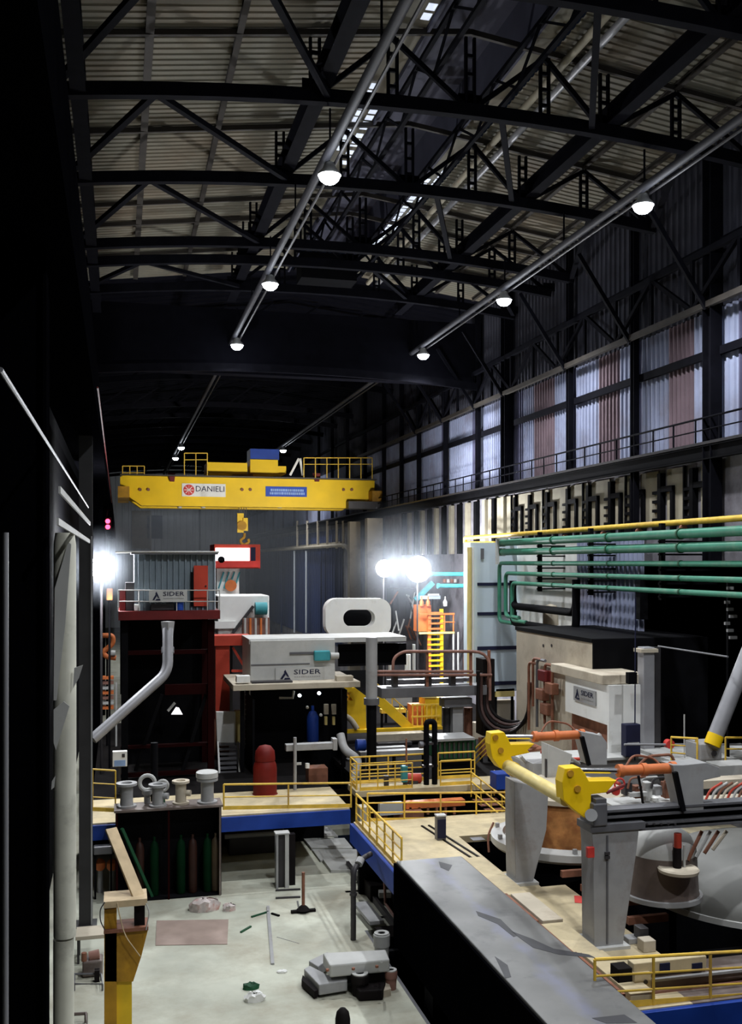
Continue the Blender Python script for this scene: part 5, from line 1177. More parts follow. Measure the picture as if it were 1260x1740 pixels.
t = T('sloping_pipes', 'sloping pale and rusty pipes under the rail beam', 'pipes', W(1210, 1460, 24))
for i, m in enumerate(('rust', 'grey_lt', 'rust', 'cream')):
    MB().tube([W(1168+i*14, 1462-i*6, 24.0), W(1192+i*14, 1412, 24.0)], 0.05, 8).build('pipe', m, t, True)
S('khaki_tank', MB().px(1185, 1418, 1275, 1480, 29.5, 1.2), 'khaki', 'khaki box-shaped tank behind the dished cover', 'tank', bevel=0.04)

# ------------------------------------------------------------------ grey machine deck behind the arms
dk = T('machine_deck', 'grey steel machine deck behind the hydraulic rams', 'deck', (18, 34, PL))
zd = W(1150, 1292, 33).z
MB().box(W(1140, 1292, 33).x, 24.3, 33, 35.5, zd-0.2, zd).build('deck_plate', 'grey_lt', dk)
MB().box(W(1170, 1292, 33).x, 24.3, 33.2, 35.4, PL-0.2, zd-0.21).build('front_wall', 'grey', dk)
x0 = W(893, 1300, 34.8).x; x1 = W(1140, 1300, 34.8).x
MB().box(x0, x1, 34.8, 36.4, PL, W(1000, 1292, 34.8).z).build('low_wall', 'grey', dk)
MB().box(x0, x1, 34.6, 36.4, W(1000, 1292, 34.8).z, W(1000, 1288, 34.8).z).build('low_wall_cap', 'grey_lt', dk)
t = T('valve_bank', 'bank of red valves and small pipes under the front orange ram', 'valve bank', W(1090, 1372, 27.5))
MB().px(1040, 1365, 1150, 1376, 27.4, 0.9).build('tray', 'grey_lt', t)
for px in (1048, 1142): c = W(px, 1376, 28.1); MB().box(c.x-0.08, c.x+0.08, 28.0, 28.16, -2.4, c.z+0.01).build('leg', 'black', t)
c = W(1052, 1332, 27.2); MB().tube(arcpts(c, 0.16, 0, 2*math.pi, 18, (1,0,0), (0,0,1)), 0.03, 8).build('hand_wheel', 'red_br', t, True)
MB().cyl(c, c+Vector((0.0,0.4,0)), 0.05).build('spindle', 'red', t, True)
for i in range(5): MB().px(1062+i*17, 1330+(i%2)*6, 1074+i*17, 1352+(i%3)*5, 27.4, 0.3).build('valve_body', ['charcoal','rust','grey_lt','grey','rust'][i], t, bevel=0.02)
for i in range(4): MB().tube(bend([W(1066+i*20,1340,27.3), W(1070+i*20,1322,27.3), W(1096+i*20,1320,27.3)], .2), 0.035, 8).build('pipe', ['rust','grey_lt','charcoal','rust'][i], t, True)
MB().tube(bend([W(1084,1318,27.2), W(1090,1350,27.2), W(1092,1370,27.2), W(1112,1372,27.2)], .3), 0.04, 8).build('hose', 'rubber', t, True)
c = W(1112, 1358, 27.3); MB().lathe([(0.001,-0.1),(0.1,-0.05),(0.11,0.05),(0.001,0.1)], c, 12).build('gauge', 'white', t, True)
MB().px(1070, 1347, 1100, 1354, 27.25, 0.2).build('manifold', 'grey_lt', t)
t = T('red_chain_wheel', 'small red chain wheel by the tip of the nearer yellow arm', 'wheel', W(1040, 1360, 26))
c = W(1047, 1345, 26); MB().tube([W(1030,1347,26), W(1046,1340,26), W(1060,1334,26)], 0.05, 8).build('chain', 'red_dk', t, True); MB().cyl(c, c+Vector((0,0.1,0)), 0.12, n=14).build('disc', 'red_br', t)
t = T('grey_cabinet', 'tilted grey cabinet lid behind the farther yellow arm', 'cabinet', W(945, 1300, 32))
MB().prism([W(p,q,32) for p,q in ((929,1264),(972,1282),(968,1300),(950,1330),(930,1330))], (0,0.5,0)).build('lid', 'grey_lt', t, bevel=0.015)
MB().px(927, 1290, 929, 1330, 31.95, 0.1).build('edge', 'charcoal', t)
t = T('red_pipe_cluster', 'cluster of red and grey pipes behind the rear orange ram', 'pipes', W(925, 1290, 33))
rr = random.Random(11)
for i in range(9):
    p = rr.uniform(875, 970); q = rr.uniform(1262, 1290); MB().tube([W(p,q,33.2+rr.random()), W(p+rr.uniform(10,45), q+rr.uniform(-8,14), 33.2+rr.random())], 0.06, 8).build('pipe', ['red','rust','grey_lt'][i%3], t, True)
S('grey_trough', MB().px(905, 1296, 962, 1330, 33.4, 0.8), 'grey', 'grey trough behind the yellow cross tube', 'trough', bevel=0.02)
# diagonal strut with yellow foot
st = T('diagonal_strut', 'thick grey diagonal strut with a yellow foot rising to the right edge', 'strut', W(1212, 1262, 31))
MB().tube([W(1212, 1258, 31), W(1290, 1060, 31)], 0.27, 20).build('tube', 'tube_grey', st, True)
MB().tube([W(1209, 1266, 31), W(1216, 1248, 31)], 0.285, 20).build('foot', 'crane_yellow', st, True)
MB().px(1190, 1264, 1226, 1292, 31.0, 1.0).build('shoe', 'grey', st, bevel=0.03); c = W(1212, 1280, 30.95); MB().cyl(c, c-Vector((0,0.05,0)), 0.1, n=12).build('pin', 'charcoal', st)
railing('yellow railing on the grey deck beside the diagonal strut', [W(1140,1292,32.9), W(1182,1296,31.4), W(1184,1296,31.2)], 0.85, 1.3, 'rail_yellow', 0.035, 2, False)
railing('pale railing on the grey deck right of the diagonal strut', [W(1232,1292,32.9), W(1275,1292,32.9)], 0.85, 1.3, 'rail_yellow', 0.035, 1, False)
S('spindle_rod', MB().tube([W(1060,1265,33.6), W(1260,1265,33.6)], 0.04, 8), 'tube_grey', 'long thin grey spindle crossing in front of the pendant', 'rod', smooth=True)
c = W(1139, 1265, 33.5); S('red_flange', MB().cyl(c, c+Vector((0,0.25,0)), 0.17, n=16), 'red_br', 'red flange on the long grey spindle', 'flange', smooth=True)
S('antenna_rod', MB().tube([W(1162,1214,33.4), W(1162,1290,33.4)], 0.03, 6), 'grey_lt', 'thin upright pale rod in front of the black side bay', 'rod')
S('curved_hose', MB().tube(bend([W(1085,1300,31), W(1100,1285,31), W(1140,1282,31), W(1146,1296,31)], 0.4), 0.05, 8), 'rust', 'curved brown hose above the front orange ram', 'hose', smooth=True)
S('grey_duct_box', MB().px(1222, 1300, 1280, 1318, 31.5, 0.9), 'grey_lt', 'pale grey box on the deck at the right edge', 'box', bevel=0.02)
t = T('hose_tray', 'tray of pale and red hoses right of the front ram bracket', 'hose tray', W(1230, 1370, 28))
MB().px(1196, 1362, 1280, 1376, 28, 0.9).build('tray', 'cream', t)
for i in range(7): MB().tube(bend([W(1198+i*9,1360,28.2), W(1206+i*9,1342,28.2), W(1226+i*9,1330,28.2)], .2), 0.04, 8).build('hose', ['red','grey_lt','rust','cream'][i%4], t, True)
S('cream_ledge', MB().px(1195, 1325, 1280, 1338, 29.5, 0.6), 'cream', 'cream ledge above the hose tray at the right edge', 'ledge')

# ------------------------------------------------------------------ front platform at the right
railing('yellow railing of the front platform at the bottom right', [W(1010,1716,20.35), W(1300,1696,20.35)], 1.12, 1.42, 'rail_yellow', 0.036, 2)
t = T('beige_channel', 'beige box channel with two dark square openings behind the front railing', 'channel', W(1100, 1690, 21.0))
MB().px(1076, 1631, 1200, 1653, 21.0, 0.3).build('body', 'deck', t, bevel=0.02)
for px in (1121, 1176): MB().px(px, 1637, px+17, 1651, 20.97, 0.05).build('opening', 'navy', t)
t = T('brown_girder', 'long grey-brown girder lying behind the front railing', 'girder', W(1150, 1690, 20.9))
a = W(1108, 1682, 20.9).x
MB().box(a, 19.5, 20.95, 21.25, PL, W(1180, 1655, 20.95).z).build('web', 'brown_dome', t)
MB().box(a, 19.5, 20.85, 21.3, PL, PL+0.06).build('lower_flange', 'rust_pipe', t); zz = W(1180, 1656, 20.9).z; MB().box(a, 19.5, 20.88, 20.96, zz-0.06, zz).build('upper_flange', 'grey', t)
t = T('beige_block', 'beige block at the left end behind the front railing', 'block', W(1091, 1690, 20.9)); MB().px(1078, 1654, 1106, 1690, 20.9, 0.4).build('body', 'deck', t, bevel=0.015)
c = W(1096, 1668, 20.88); MB().cyl(c, c-Vector((0,0.03,0)), 0.05, n=12).build('plug', 'charcoal', t)
S('dark_block', MB().px(1050, 1646, 1074, 1690, 21.0, 0.4), 'rubber', 'dark block behind the first post of the front railing', 'block', bevel=0.015)
# ================================================================== LEFT FOREGROUND AND FLOOR
railing('yellow railing along the front of the left platform, right part', [W(380,1376,39.8), W(596,1372,39.8)], 1.0, 2.2, 'rail_yellow', 0.036, 1)
railing('yellow railing along the front of the left platform beside the dark column', [W(157,1378,39.8), W(196,1380,39.8)], 1.6, 1.0, 'rail_yellow', 0.03, 2)
# gas bottle rack
ry = 38.4
xl, xr = W(196, 1450, ry).x, W(376, 1450, ry).x; zr = W(285, 1372, ry).z
rk = T('bottle_rack', 'black open-fronted rack under the left platform with pipe spools on top', 'rack', ((xl+xr)/2, ry+0.5, 0))
MB().box(xl-0.05, xr+0.05, ry-0.1, ry+1.1, zr-0.08, zr).build('top_plate', 'brown_dome', rk)
MB().box(xl, xr, ry+1.0, ry+1.05, 0, zr-0.1).build('back_panel', 'black', rk)
for px in (197, 285, 372): x = W(px, 1450, ry).x; MB().box(x, x+0.07, ry-0.05, ry+0.05, 0, zr-0.08).build('post', 'red_sooty' if px != 372 else 'brown_dome', rk)
MB().box(xl, xl+0.05, ry, ry+1, 0, zr-0.1).build('side_panel', 'black', rk); MB().box(xr-0.05, xr, ry, ry+1, 0, zr-0.1).build('side_panel', 'black', rk)
MB().box(xl, xr, ry, ry+1, 0, 0.05).build('base_plate', 'black', rk)
bottles = ((237, 'bottle_brown'), (262, 'bottle_green'), (307, 'bottle_green'), (327, 'bottle_brown'), (352, 'bottle_green'), (366, 'bottle_tan'))
for k, (px, m) in enumerate(bottles):
    a = W(px, 1450, ry+0.5); r = 0.17
    S('gas_bottle', MB().lathe([(r*0.9,0),(r,0.04),(r,1.75),(r*0.8,1.95),(0.05,2.05),(0.05,2.2),(0.001,2.2)], (a.x, ry+0.45, 0.06), 18), m, '%s gas bottle in the black rack, %s from the left' % ({'bottle_brown': 'brown', 'bottle_green': 'dark green', 'bottle_tan': 'tan'}[m], ordn[k]), 'gas bottle', 'gas bottles in the rack', smooth=True)
# pipe spools on top of the rack
def spool(name, label, px, q0, w, Y, m='grey', side=False):
    a = W(px, 1368, Y); h = W(px, q0, Y).z - zr; r = (W(px+w/2,1340,Y)-W(px,1340,Y)).length
    t = T(name, label, 'pipe spool', (a.x, Y, zr))
    MB().lathe([(r*0.62, 0.05), (r*0.60, h*0.5), (r*0.62, h-0.08)], (a.x, Y, zr), 22).build('barrel', m, t, True)
    MB().lathe([(r*0.95, 0), (r*0.95, 0.07), (r*0.62, 0.08)], (a.x, Y, zr), 22).build('lower_flange', m, t, True)
    MB().lathe([(r*0.62, h-0.1), (r, h-0.09), (r, h), (r*0.55, h), (r*0.5, h-0.1)], (a.x, Y, zr), 22).build('upper_flange', m, t, True)
    if side: 
        d = Vector((r*1.1, -0.1, h*0.45)); MB().cyl(Vector((a.x, Y, zr))+Vector((r*0.4,0,h*0.45)), Vector((a.x, Y, zr))+d, r*0.35, n=14).build('side_outlet', m, t, True)
spool('pipe_spool', 'grey flanged pipe spool on the rack, leftmost of four', 215, 1330, 36, 38.9)
spool('pipe_spool', 'grey flanged pipe spool with an outlet on the rack, second from the left', 268, 1332, 32, 38.7, 'grey', True)
spool('pipe_spool', 'brownish flanged pipe spool with a side outlet, third on the rack', 307, 1326, 30, 38.9, 'cream', True)
spool('pipe_spool', 'tallest ribbed pipe spool at the right end of the rack', 352, 1322, 36, 38.8)
t = T('gate_valve', 'pale round valve with bolts behind the second pipe spool', 'valve', W(248, 1365, 39.2))
c = W(250, 1330, 39.3); MB().tube(arcpts(c, 0.28, 0, 2*math.pi, 20, (1,0,0), (0,0,1)), 0.08, 8).build('rim', 'grey_lt', t, True); MB().lathe([(0.12,0),(0.12,0.3),(0.2,0.35),(0.2,0.5)], (c.x, 39.3, zr), 14).build('body', 'grey', t, True)
c = W(276, 1335, 39.2); t = T('gate_valve', 'dark-handled valve wheel between the second and third pipe spool', 'valve', W(276, 1366, 39.2)); MB().tube(arcpts(c, 0.2, 0, 2*math.pi, 18, (1,0,0), (0,0,1)), 0.06, 8).build('rim', 'grey_lt', t, True); MB().lathe([(0.1,0),(0.1,0.4)], (c.x, 39.2, zr), 12).build('body', 'green_dk', t, True)
MB_ = MB(); a = W(352, 1316, 38.7); MB_.lathe([(0.38,0),(0.42,0.03),(0.42,0.22),(0.36,0.26)], (a.x, 38.8, W(352,1322,38.8).z+0.01), 20); S('ribbed_drum', MB_, 'grey_lt', 'pale ribbed drum lying on the tallest pipe spool', 'drum', smooth=True)
S('riser_pipe', MB().cyl((W(262,1330,39.9).x, 39.9, PL), W(262,1262,39.9), 0.14, n=12), 'black', 'black vertical riser behind the second pipe spool', 'pipe', smooth=True)
# yellow post with timber plank
yx_ = W(210, 1650, 24)
yp = T('yellow_post', 'rusty yellow fabricated post with a bracket head in the left foreground', 'post', (yx_.x, 24, 0))
zt = W(205, 1535, 24).z; zc = W(205, 1585, 24).z
a, b = W(177, 1650, 24).x, W(224, 1650, 24).x
MB().box(a, a+0.28, 24.0, 24.5, 0, zt-0.12).build('web', 'rust_yellow', yp); MB().box(a+0.28, b, 24.08, 24.45, 0, zc+0.1).build('face', 'yellow', yp)
MB().px(176, 1530, 250, 1541, 23.85, 0.75).build('top_plate', 'wood', yp)
MB().prism([W(p,q,24.0) for p,q in ((178,1583),(251,1581),(240,1625),(226,1668),(178,1668))], (0,0.5,0)).build('gusset', 'rust_yellow', yp)
MB().px(176, 1578, 252, 1584, 23.92, 0.65).build('mid_plate', 'rust', yp)
MB().px(228, 1540, 246, 1580, 24.05, 0.3).build('bracket', 'rubber', yp)
MB().tube(bend([W(178,1533,23.8), W(170,1545,23.8), W(170,1565,23.8), W(178,1580,23.8)], 0.15), 0.014, 6).build('wire_loop', 'charcoal', yp)
MB().tube(bend([W(199,1534,23.8), W(204,1560,23.8), W(212,1590,23.8), W(238,1625,23.8)], 0.3), 0.013, 6).build('wire', 'wood', yp)
MB().tube(bend([W(248,1535,23.8), W(254,1550,23.8), W(248,1580,23.8)], 0.15), 0.014, 6).build('wire_loop', 'grey_lt', yp)
pk = MB(); a = W(238, 1530, 24.1); b = W(188, 1408, 25.2); pk.beam(a, b, 0.30, 0.06); S('timber_plank', pk, 'wood', 'raw timber plank leaning up from the yellow post head', 'plank', bevel=0.008)
pk = MB(); pk.beam(WZ(258, 1524, 0.03), W(207, 1408, 38.2), 0.14, 0.1); S('green_bar', pk, 'green_dk', 'dark green bar leaning against the black rack behind the timber plank', 'bar')
# floor clutter
c = [WZ(p, q, 0.0) for p, q in ((266,1565),(388,1563),(386,1605),(264,1607))]
S('rusted_plate', MB().prism(c, (0,0,0.02)), 'rustplate', 'flat rusty plate lying on the pale floor', 'plate')
def lump(name, label, p0, p1, q0, q1, m, cat, seed):
    a = WZ((p0+p1)/2, q1, 0); w = (WZ(p1, q1, 0)-WZ(p0, q1, 0)).length; h = (q1-q0)*0.7*w/(p1-p0)
    g = MB(); g.lathe([(0.001, 0), (w*0.5, 0.0), (w*0.52, h*0.4), (w*0.42, h*0.8), (w*0.2, h), (0.001, h)], (a.x, a.y, 0), 18)
    rr = random.Random(seed)
    for v in g.bm.verts: 
        v.co.y = a.y + (v.co.y-a.y)*0.55
        if v.co.z > 0.01: v.co += Vector((rr.uniform(-1,1), rr.uniform(-1,1), rr.uniform(-.6,.6)))*h*0.22
    return S(name, g, m, label, cat, smooth=True)
lump('plastic_bundle', 'crumpled pale bundle wrapped in plastic at the rack foot', 322, 372, 1518, 1546, 'plastic', 'bundle', 3)
lump('small_bag', 'small rust-stained bag right of the plastic bundle', 378, 400, 1530, 1547, 'plastic', 'bag', 4)
lump('green_rag', 'small green rag on the pale floor', 412, 440, 1666, 1680, 'green_dk', 'rag', 5)
lump('paper_scrap', 'crumpled white paper beside the green rag', 416, 450, 1680, 1700, 'white', 'paper', 6)
lump('paper_scrap', 'tiny white scrap between the long bar and the casting', 470, 488, 1646, 1652, 'white', 'paper', 8)
def bar(name, label, a, b, w, m, cat='bar', h=0.05):
    return S(name, MB().beam(WZ(*a, h/2), WZ(*b, h/2), w, h), m, label, cat)
bar('long_bar', 'long pale bar lying lengthwise on the floor', (455,1540), (463,1638), 0.11, 'grey')
bar('steel_offcut', 'dark offcut lying across the far end of the long bar', (427,1558), (456,1549), 0.07, 'green_dk'); bar('steel_offcut', 'short dark offcut right of the long bar', (461,1552), (474,1556), 0.08, 'black'); bar('steel_offcut', 'small dark offcut left of the long bar', (409,1584), (426,1574), 0.07, 'green_dk')
bar('chalk_strip', 'thin pale strip lying on the floor below the dark offcut', (470,1592), (508,1603), 0.02, 'grey', 'strip', 0.01)
# T-shaped stand
tq = WZ(515, 1550, 0); tsn = T('tee_stand', 'rusty upright stand with a cross foot near the trench', 'stand', tq)
MB().cyl(tq, tq+Vector((0,0,1.45)), 0.06, n=12).build('upright', 'rust', tsn, True); MB().box(tq.x-0.45, tq.x+0.45, tq.y-0.08, tq.y+0.08, 0, 0.09).build('foot_bar', 'rubber', tsn); MB().lathe([(0.25,0.09),(0.15,0.2),(0.07,0.26)], tq, 14).build('hub', 'rubber', tsn, True)
MB().beam(tq+Vector((-0.15,0.05,0.1)), tq+Vector((-0.2,0.1,0.4)), 0.06).build('lug', 'grey', tsn)
for k, q in enumerate((1513, 1526)): bar('channel_strip', ['rear', 'front'][k]+' dark strip on the floor left of the rusty stand', (468,q), (510,q-2), 0.10, 'charcoal', 'strip')
# grey channel post under the platform
gp_ = WZ(480, 1510, 0); t = T('channel_post', 'grey channel post standing under the front of the left platform', 'post', gp_)
hh = W(480, 1418, gp_.y).z
MB().box(gp_.x-0.25, gp_.x-0.17, gp_.y, gp_.y+0.4, 0, hh).build('flange', 'grey', t); MB().box(gp_.x+0.1, gp_.x+0.25, gp_.y, gp_.y+0.4, 0, hh).build('flange', 'grey_lt', t); MB().box(gp_.x-0.17, gp_.x+0.1, gp_.y+0.15, gp_.y+0.2, 0, hh).build('web', 'charcoal', t); MB().box(gp_.x-0.28, gp_.x+0.28, gp_.y-0.02, gp_.y+0.42, hh, hh+0.05).build('cap', 'grey_lt', t)
S('dark_post', MB().box(gp_.x+0.32, gp_.x+0.55, gp_.y+0.3, gp_.y+0.6, 0, hh-0.1), 'rubber', 'dark brown post right behind the grey channel post', 'post')
# roller table and plates leading under the platform
for k, (p0, q0, p1, q1, lab) in enumerate(((505,1408,560,1414,'farthest'),(515,1428,585,1436,'second'),(530,1446,605,1456,'third'),(548,1464,625,1474,'nearest'))):
    a, b, c, d = WZ(p0, q0, 0), WZ(p1, q0, 0), WZ(p1+14, q1+9, 0), WZ(p0+14, q1+9, 0)
    S('steel_plate', MB().prism([a, b, c, d], (0,0,0.08+0.03*(k%2))), 'grey_lt', 'flat grey steel plate on the floor past the platform, %s of four' % lab, 'plate', 'plates past the platform')
S('concrete_pier', MB().box(WZ(598,1455,0).x, WZ(612,1455,0).x, 40.6, 41.2, 0, PL-0.26), 'cream', 'pale pinkish pier under the platform corner', 'pier')
rt = T('roller_table', 'low steel frame with cross bars sunk along the trench edge', 'roller table', (9.0, 35, -0.2))
for p, q in (((590,1468),(690,1600)), ((628,1452),(735,1590))): MB().beam(WZ(*p, 0.12), WZ(*q, 0.12), 0.12, 0.24).build('side_rail', 'charcoal', rt)
for p0, q0, p1 in ((560,1482,650), (598,1519,672), (634,1570,700)):
    MB().beam(WZ(p0+45, q0, 0.45), WZ(p1+52, q0-1, 0.45), 0.35, 0.2).build('cross_bar', 'grey_lt', rt)
MB().box(WZ(604,1500,0).x, WZ(664,1500,0).x, 36.2, 37.5, 0.02, 0.6).build('motor_box', 'rubber', rt, bevel=0.04); MB().beam(WZ(612,1535,.3), WZ(640,1568,.3), 0.5, 0.12).build('cover_plate', 'grey', rt)
MB().box(WZ(640,1590,0).x, WZ(700,1590,0).x, 32.2, 33.2, -1.5, 0.2).build('dark_box', 'rubber', rt)
for y in (31.5, 34.5, 37.5): MB().box(8.45, 9.4, y, y+0.2, -2.4, 0.0).build('leg', 'black', rt)
S('trench_handrail', MB().tube([W(626,1455,37.2), W(720,1568,30.2)], 0.03, 8), 'rust_pipe', 'thin rusty rail sloping along the trench below the blue edge', 'rail', smooth=True)
bp = WZ(600, 1597, 0); t = T('bent_pipe', 'dark upright pipe with a bent top standing by the casting', 'pipe', bp)
MB().tube(bend([bp, bp+Vector((0,0,2.35)), bp+Vector((0.35,0.3,2.6)), bp+Vector((0.8,0.8,2.6))], 0.3), 0.095, 12).build('pipe', 'charcoal', t, True); MB().cyl(bp+Vector((0.2,0.1,2.5)), bp+Vector((0.32,0.25,2.62)), 0.14, n=12).build('elbow_collar', 'grey', t, True)
for dz in (1.5,): MB().cyl(bp+Vector((0,0,dz)), bp+Vector((0,0,dz+0.08)), 0.13, n=12).build('collar', 'charcoal', t)
pk = WZ(668, 1600, 0); S('trench_pipe', MB().tube([Vector((pk.x+.4, 35, 1.5)), Vector((pk.x+0.4, 34.8, 0.4)), Vector((pk.x+0.4, 32.5, 0.3))], 0.05, 8), 'rust_pipe', 'bent pipe standing among the cross bars of the trench frame', 'pipe', smooth=True)
# casting with forks and bosses
B = lambda p, q, z=0.0: WZ(p, q, z)
cs = T('machine_casting', 'heavy grey casting with a fork and round bosses beside the trench', 'casting', B(590, 1680))
MB().prism([B(548,1640,0.55), B(655,1634,0.55), B(662,1652,0.55), B(560,1662,0.55)], (0,0,0.38)).build('main_bar', 'grey_lt', cs, bevel=0.05)
MB().prism([B(560,1650,0.12), B(655,1646,0.12), B(660,1664,0.12), B(566,1674,0.12)], (0,0,0.42)).build('lower_body', 'charcoal', cs, bevel=0.04)
for pts in (((516,1664),(526,1658),(556,1674),(588,1672),(590,1684),(542,1692)), ((524,1650),(556,1634),(566,1642),(540,1660))):
    MB().prism([B(p, q, 0.10) for p, q in pts], (0,0,0.32)).build('fork', 'grey', cs, bevel=0.03)
MB().prism([B(514,1668,0.05), B(540,1694,0.05), B(534,1696,0.05), B(512,1676,0.05)], (0,0,0.2)).build('fork_edge', 'rubber', cs)
for p, q, r, h, m in ((590,1672,0.20,0.85,'grey'), (611,1690,0.27,0.62,'rubber'), (648,1640,0.26,1.0,'grey_lt'), (664,1680,0.19,0.55,'rust_pipe')):
    c = B(p, q); MB().lathe([(r*0.8, 0), (r*0.9, h*0.6), (r, h*0.62), (r, h-0.03), (r*0.9, h)], c, 22).build('boss', m, cs, True)
    MB().lathe([(r*0.9, h), (r*0.9, h+0.03), (r*0.45, h+0.03), (r*0.42, h-0.1), (0.001, h-0.1)], c, 22).build('boss_ring', 'grey_lt', cs, True)
    MB().lathe([(r*0.41, h-0.09), (0.001, h-0.085)], c, 16).build('bore', 'black', cs)
for p, q in ((556,1650),(600,1648),(640,1644)): 
    c = B(p, q, 0.93); MB().cyl(c, c+Vector((0,0,0.06)), 0.05, n=8).build('bolt', 'rust', cs)
MB().prism([B(600,1690,0.0), B(655,1684,0.0), B(650,1700,0.0), B(610,1702,0.0)], (0,0,0.3)).build('dark_base', 'rubber', cs, bevel=0.04)
MB().prism([B(630,1688,0.0), B(660,1680,0.0), B(664,1692,0.0), B(634,1700,0.0)], (0,0,0.2)).build('side_lug', 'cream', cs)
MB().cyl(B(648,1634,1.05), B(648,1634,1.25), 0.04, n=8).build('eye_bolt', 'grey_lt', cs)
# dark rounded object at the bottom edge
a = W(582, 1712, 22); S('round_bollard', MB().lathe([(0.17,0),(0.17,a.z-0.25),(0.14,a.z-0.1),(0.07,a.z-0.02),(0.001,a.z)], (a.x, 22, 0), 20), 'rubber', 'dark round-topped bollard at the bottom edge of the photo', 'bollard', smooth=True)
# left clutter behind the yellow post
t = T('work_bench', 'low pale bench between the dark column and the yellow post', 'bench', WZ(155, 1640, 0))
c0, c1 = WZ(128, 1640, 0), WZ(188, 1640, 0); z = W(155, 1590, c0.y).z
MB().box(c0.x, c1.x, c0.y, c0.y+0.9, z-0.12, z).build('top', 'cream', t, bevel=0.01)
for x in (c0.x+0.05, c1.x-0.12):
    for y in (c0.y+0.05, c0.y+0.8): MB().box(x, x+0.07, y, y+0.07, 0, z-0.12).build('leg', 'charcoal', t)
t = T('engine_block', 'greasy rust and grey engine block in front of the pale bench', 'engine', WZ(158, 1645, 0)); c = WZ(158, 1646, 0)
MB().box(c.x-0.3, c.x+0.3, c.y-0.7, c.y-0.1, 0.02, 0.5).build('block', 'brown_dome', t, bevel=0.05); MB().cyl(c+Vector((-0.1,-0.45,0.55)), c+Vector((0.2,-0.45,0.6)), 0.16, n=14).build('filter', 'rust_pipe', t, True); MB().cyl(c+Vector((-0.25,-0.6,0.5)), c+Vector((-0.25,-0.6,0.75)), 0.08, n=12).build('cap', 'rust', t, True)
t = T('welded_stand', 'thin welded frame lying on the floor left of the yellow post', 'frame', WZ(150, 1680, 0)); pts = [WZ(p, q, 0.2) for p, q in ((126,1655),(172,1655),(174,1672),(126,1672))]
MB().tube(pts+[pts[0]], 0.03, 6).build('rim', 'grey_dk', t)
for p in pts: MB().tube([p, (p.x, p.y, 0)], 0.03, 6).build('leg', 'grey_dk', t)
MB().box(pts[1].x-0.2, pts[1].x-0.05, pts[1].y-0.1, pts[1].y+0.1, 0.0, 0.35).build('corner_block', 'rubber', t)
t = T('steel_stand', 'corner of a brown frame at the bottom edge beside the peeling column', 'frame', WZ(140, 1735, 0)); pts = [WZ(p, q, 0.25) for p, q in ((118,1724),(146,1722),(150,1760),(118,1760))]
MB().tube(pts+[pts[0]], 0.045, 6).build('rim', 'brown_dome', t)
for p in pts: MB().tube([p, (p.x, p.y, 0)], 0.045, 6).build('leg', 'brown_dome', t)
for k, (px, py, lab) in enumerate(((170, 1470, 'left'), (190, 1472, 'right'))):
    c = WZ(px, 1516, 0); t = T('hydrant_valve', '%s of two orange-topped valves behind the dark column' % lab, 'valve', c)
    MB().cyl(c, c+Vector((0,0,0.85)), 0.11, 0.09, 14).build('stem', 'grey', t, True); MB().lathe([(0.12,0.85),(0.2,0.95),(0.2,1.15),(0.08,1.28)], c, 16).build('head', 'orange', t, True)
t = T('low_shelf', 'grey shelf on dark legs behind the orange-topped valves', 'shelf', (WZ(176,1510,0).x, 39.1, 0)); sx0, sx1 = WZ(160,1510,0).x, WZ(192,1510,0).x
MB().box(sx0, sx1, 38.9, 39.3, 1.7, 2.0).build('board', 'grey_dk', t, bevel=0.05)
for x in (sx0+0.03, sx1-0.1): MB().box(x, x+0.07, 39.05, 39.15, 0, 1.7).build('leg', 'black', t)
# dark machinery in the shade beneath the platform
t = T('underdeck_machine', 'dark machinery in the shade under the left platform', 'machine', (6, 43.5, 0))
MB().box(4.6, 7.0, 43.4, 44.6, 0, 1.4).build('body', 'charcoal', t, bevel=0.05); MB().cyl((5.2, 43.2, 1.6), (5.2, 44.0, 1.6), 0.3).build('drum', 'charcoal', t, True); MB().tube([(4.4,43.2,0.9),(7.2,43.2,0.9)], 0.1).build('pipe', 'grey', t, True); MB().box(6.0,6.8,43.3,43.6,1.4,1.9).build('motor', 'grey_dk', t)

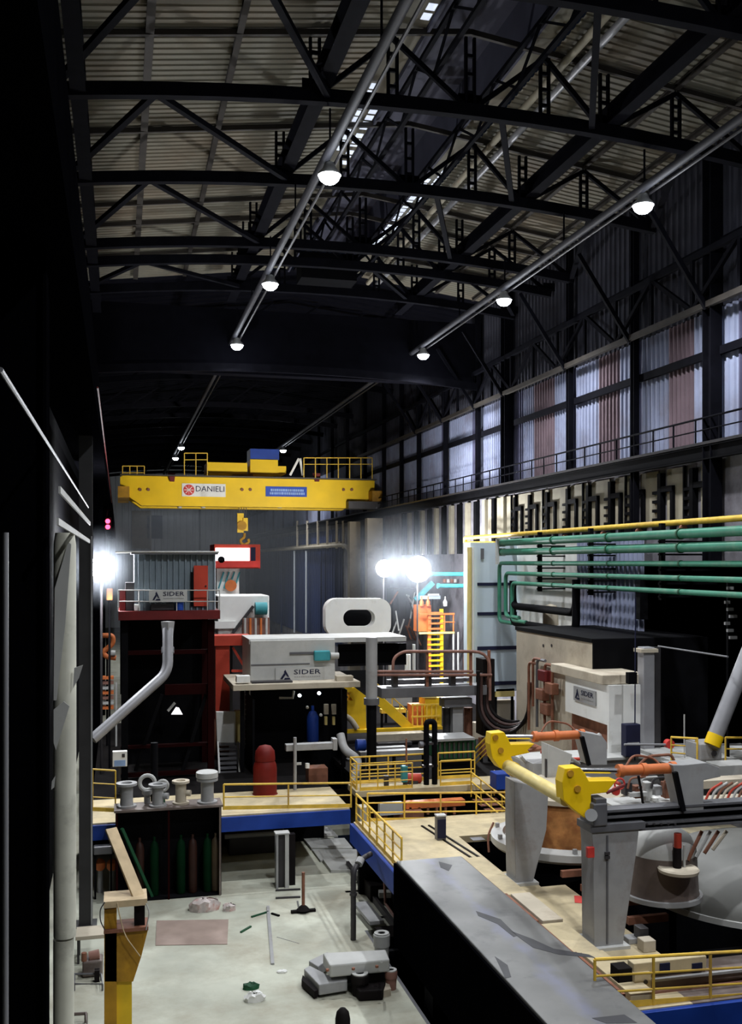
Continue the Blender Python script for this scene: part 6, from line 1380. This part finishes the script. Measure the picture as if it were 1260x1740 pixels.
# ================================================================== smoke in the far hall
vm = bpy.data.materials.new('smoke'); vm.use_nodes = True; nt = vm.node_tree; nt.nodes.clear()
out = nt.nodes.new('ShaderNodeOutputMaterial'); vs = nt.nodes.new('ShaderNodeVolumeScatter'); vs.inputs['Color'].default_value = (0.80, 0.88, 1.0, 1); vs.inputs['Density'].default_value = HAZE; vs.inputs['Anisotropy'].default_value = 0.2
nt.links.new(vs.outputs[0], out.inputs['Volume'])
M['smoke'] = vm
o = MB().box(-0.5, 23.5, 76.01, 98, 3.0, 15.6).box(-0.5, 23.5, 98.01, 180, 3.0, 19).build('smoke_haze', 'smoke'); tag(o, 'thin bluish smoke filling the far hall under and behind the crane', 'smoke', None, 'stuff')
def cloud(c, rx, rz, dens, label):  # scattering volume added round a flood light to give its halo
    m = vm.copy(); m.name = 'dense_smoke'; nt = m.node_tree; v = nt.nodes['Volume Scatter']
    tc = nt.nodes.new('ShaderNodeTexCoord'); sb_ = nt.nodes.new('ShaderNodeVectorMath'); sb_.operation = 'SUBTRACT'; sb_.inputs[1].default_value = (0.5, 0.5, 0.5)
    ln = nt.nodes.new('ShaderNodeVectorMath'); ln.operation = 'LENGTH'; mr = nt.nodes.new('ShaderNodeMapRange'); mr.interpolation_type = 'SMOOTHSTEP'
    mr.inputs['From Min'].default_value = 0.05; mr.inputs['From Max'].default_value = 0.47; mr.inputs['To Min'].default_value = dens; mr.inputs['To Max'].default_value = 0.0
    nt.links.new(tc.outputs['Generated'], sb_.inputs[0]); nt.links.new(sb_.outputs[0], ln.inputs[0]); nt.links.new(ln.outputs['Value'], mr.inputs['Value']); nt.links.new(mr.outputs[0], v.inputs['Density'])
    o = MB().lathe([(max(0.001, rx*math.sin(math.pi*k/14)), -rz*math.cos(math.pi*k/14)) for k in range(15)], c, 28).build('smoke_cloud', m); tag(o, label, 'smoke', None, 'stuff')
cloud(W(690, 965, 65.5), 5.6, 5.4, 0.014, 'bluish-white smoke cloud drifting round the twin flood lights')
cloud(W(172, 964, 47.6), 2.0, 2.2, 0.028, 'small smoke cloud lit up round the left flood light')
t = T('slatted_vent', 'pale slats glimpsed deep in the black side bay at the right edge', 'vent', (27, 30, 3))  # grey slats added in place of small pale lights
for i in range(9): MB().px(1232+(i%3)*4, 985+i*12, 1240+(i%3)*6, 990+i*12, 33.0, 0.1).build('slat', 'grey', t)
MB().px(1236, 980, 1239, 1300, 33.12, 0.1).build('upright', 'black', t)
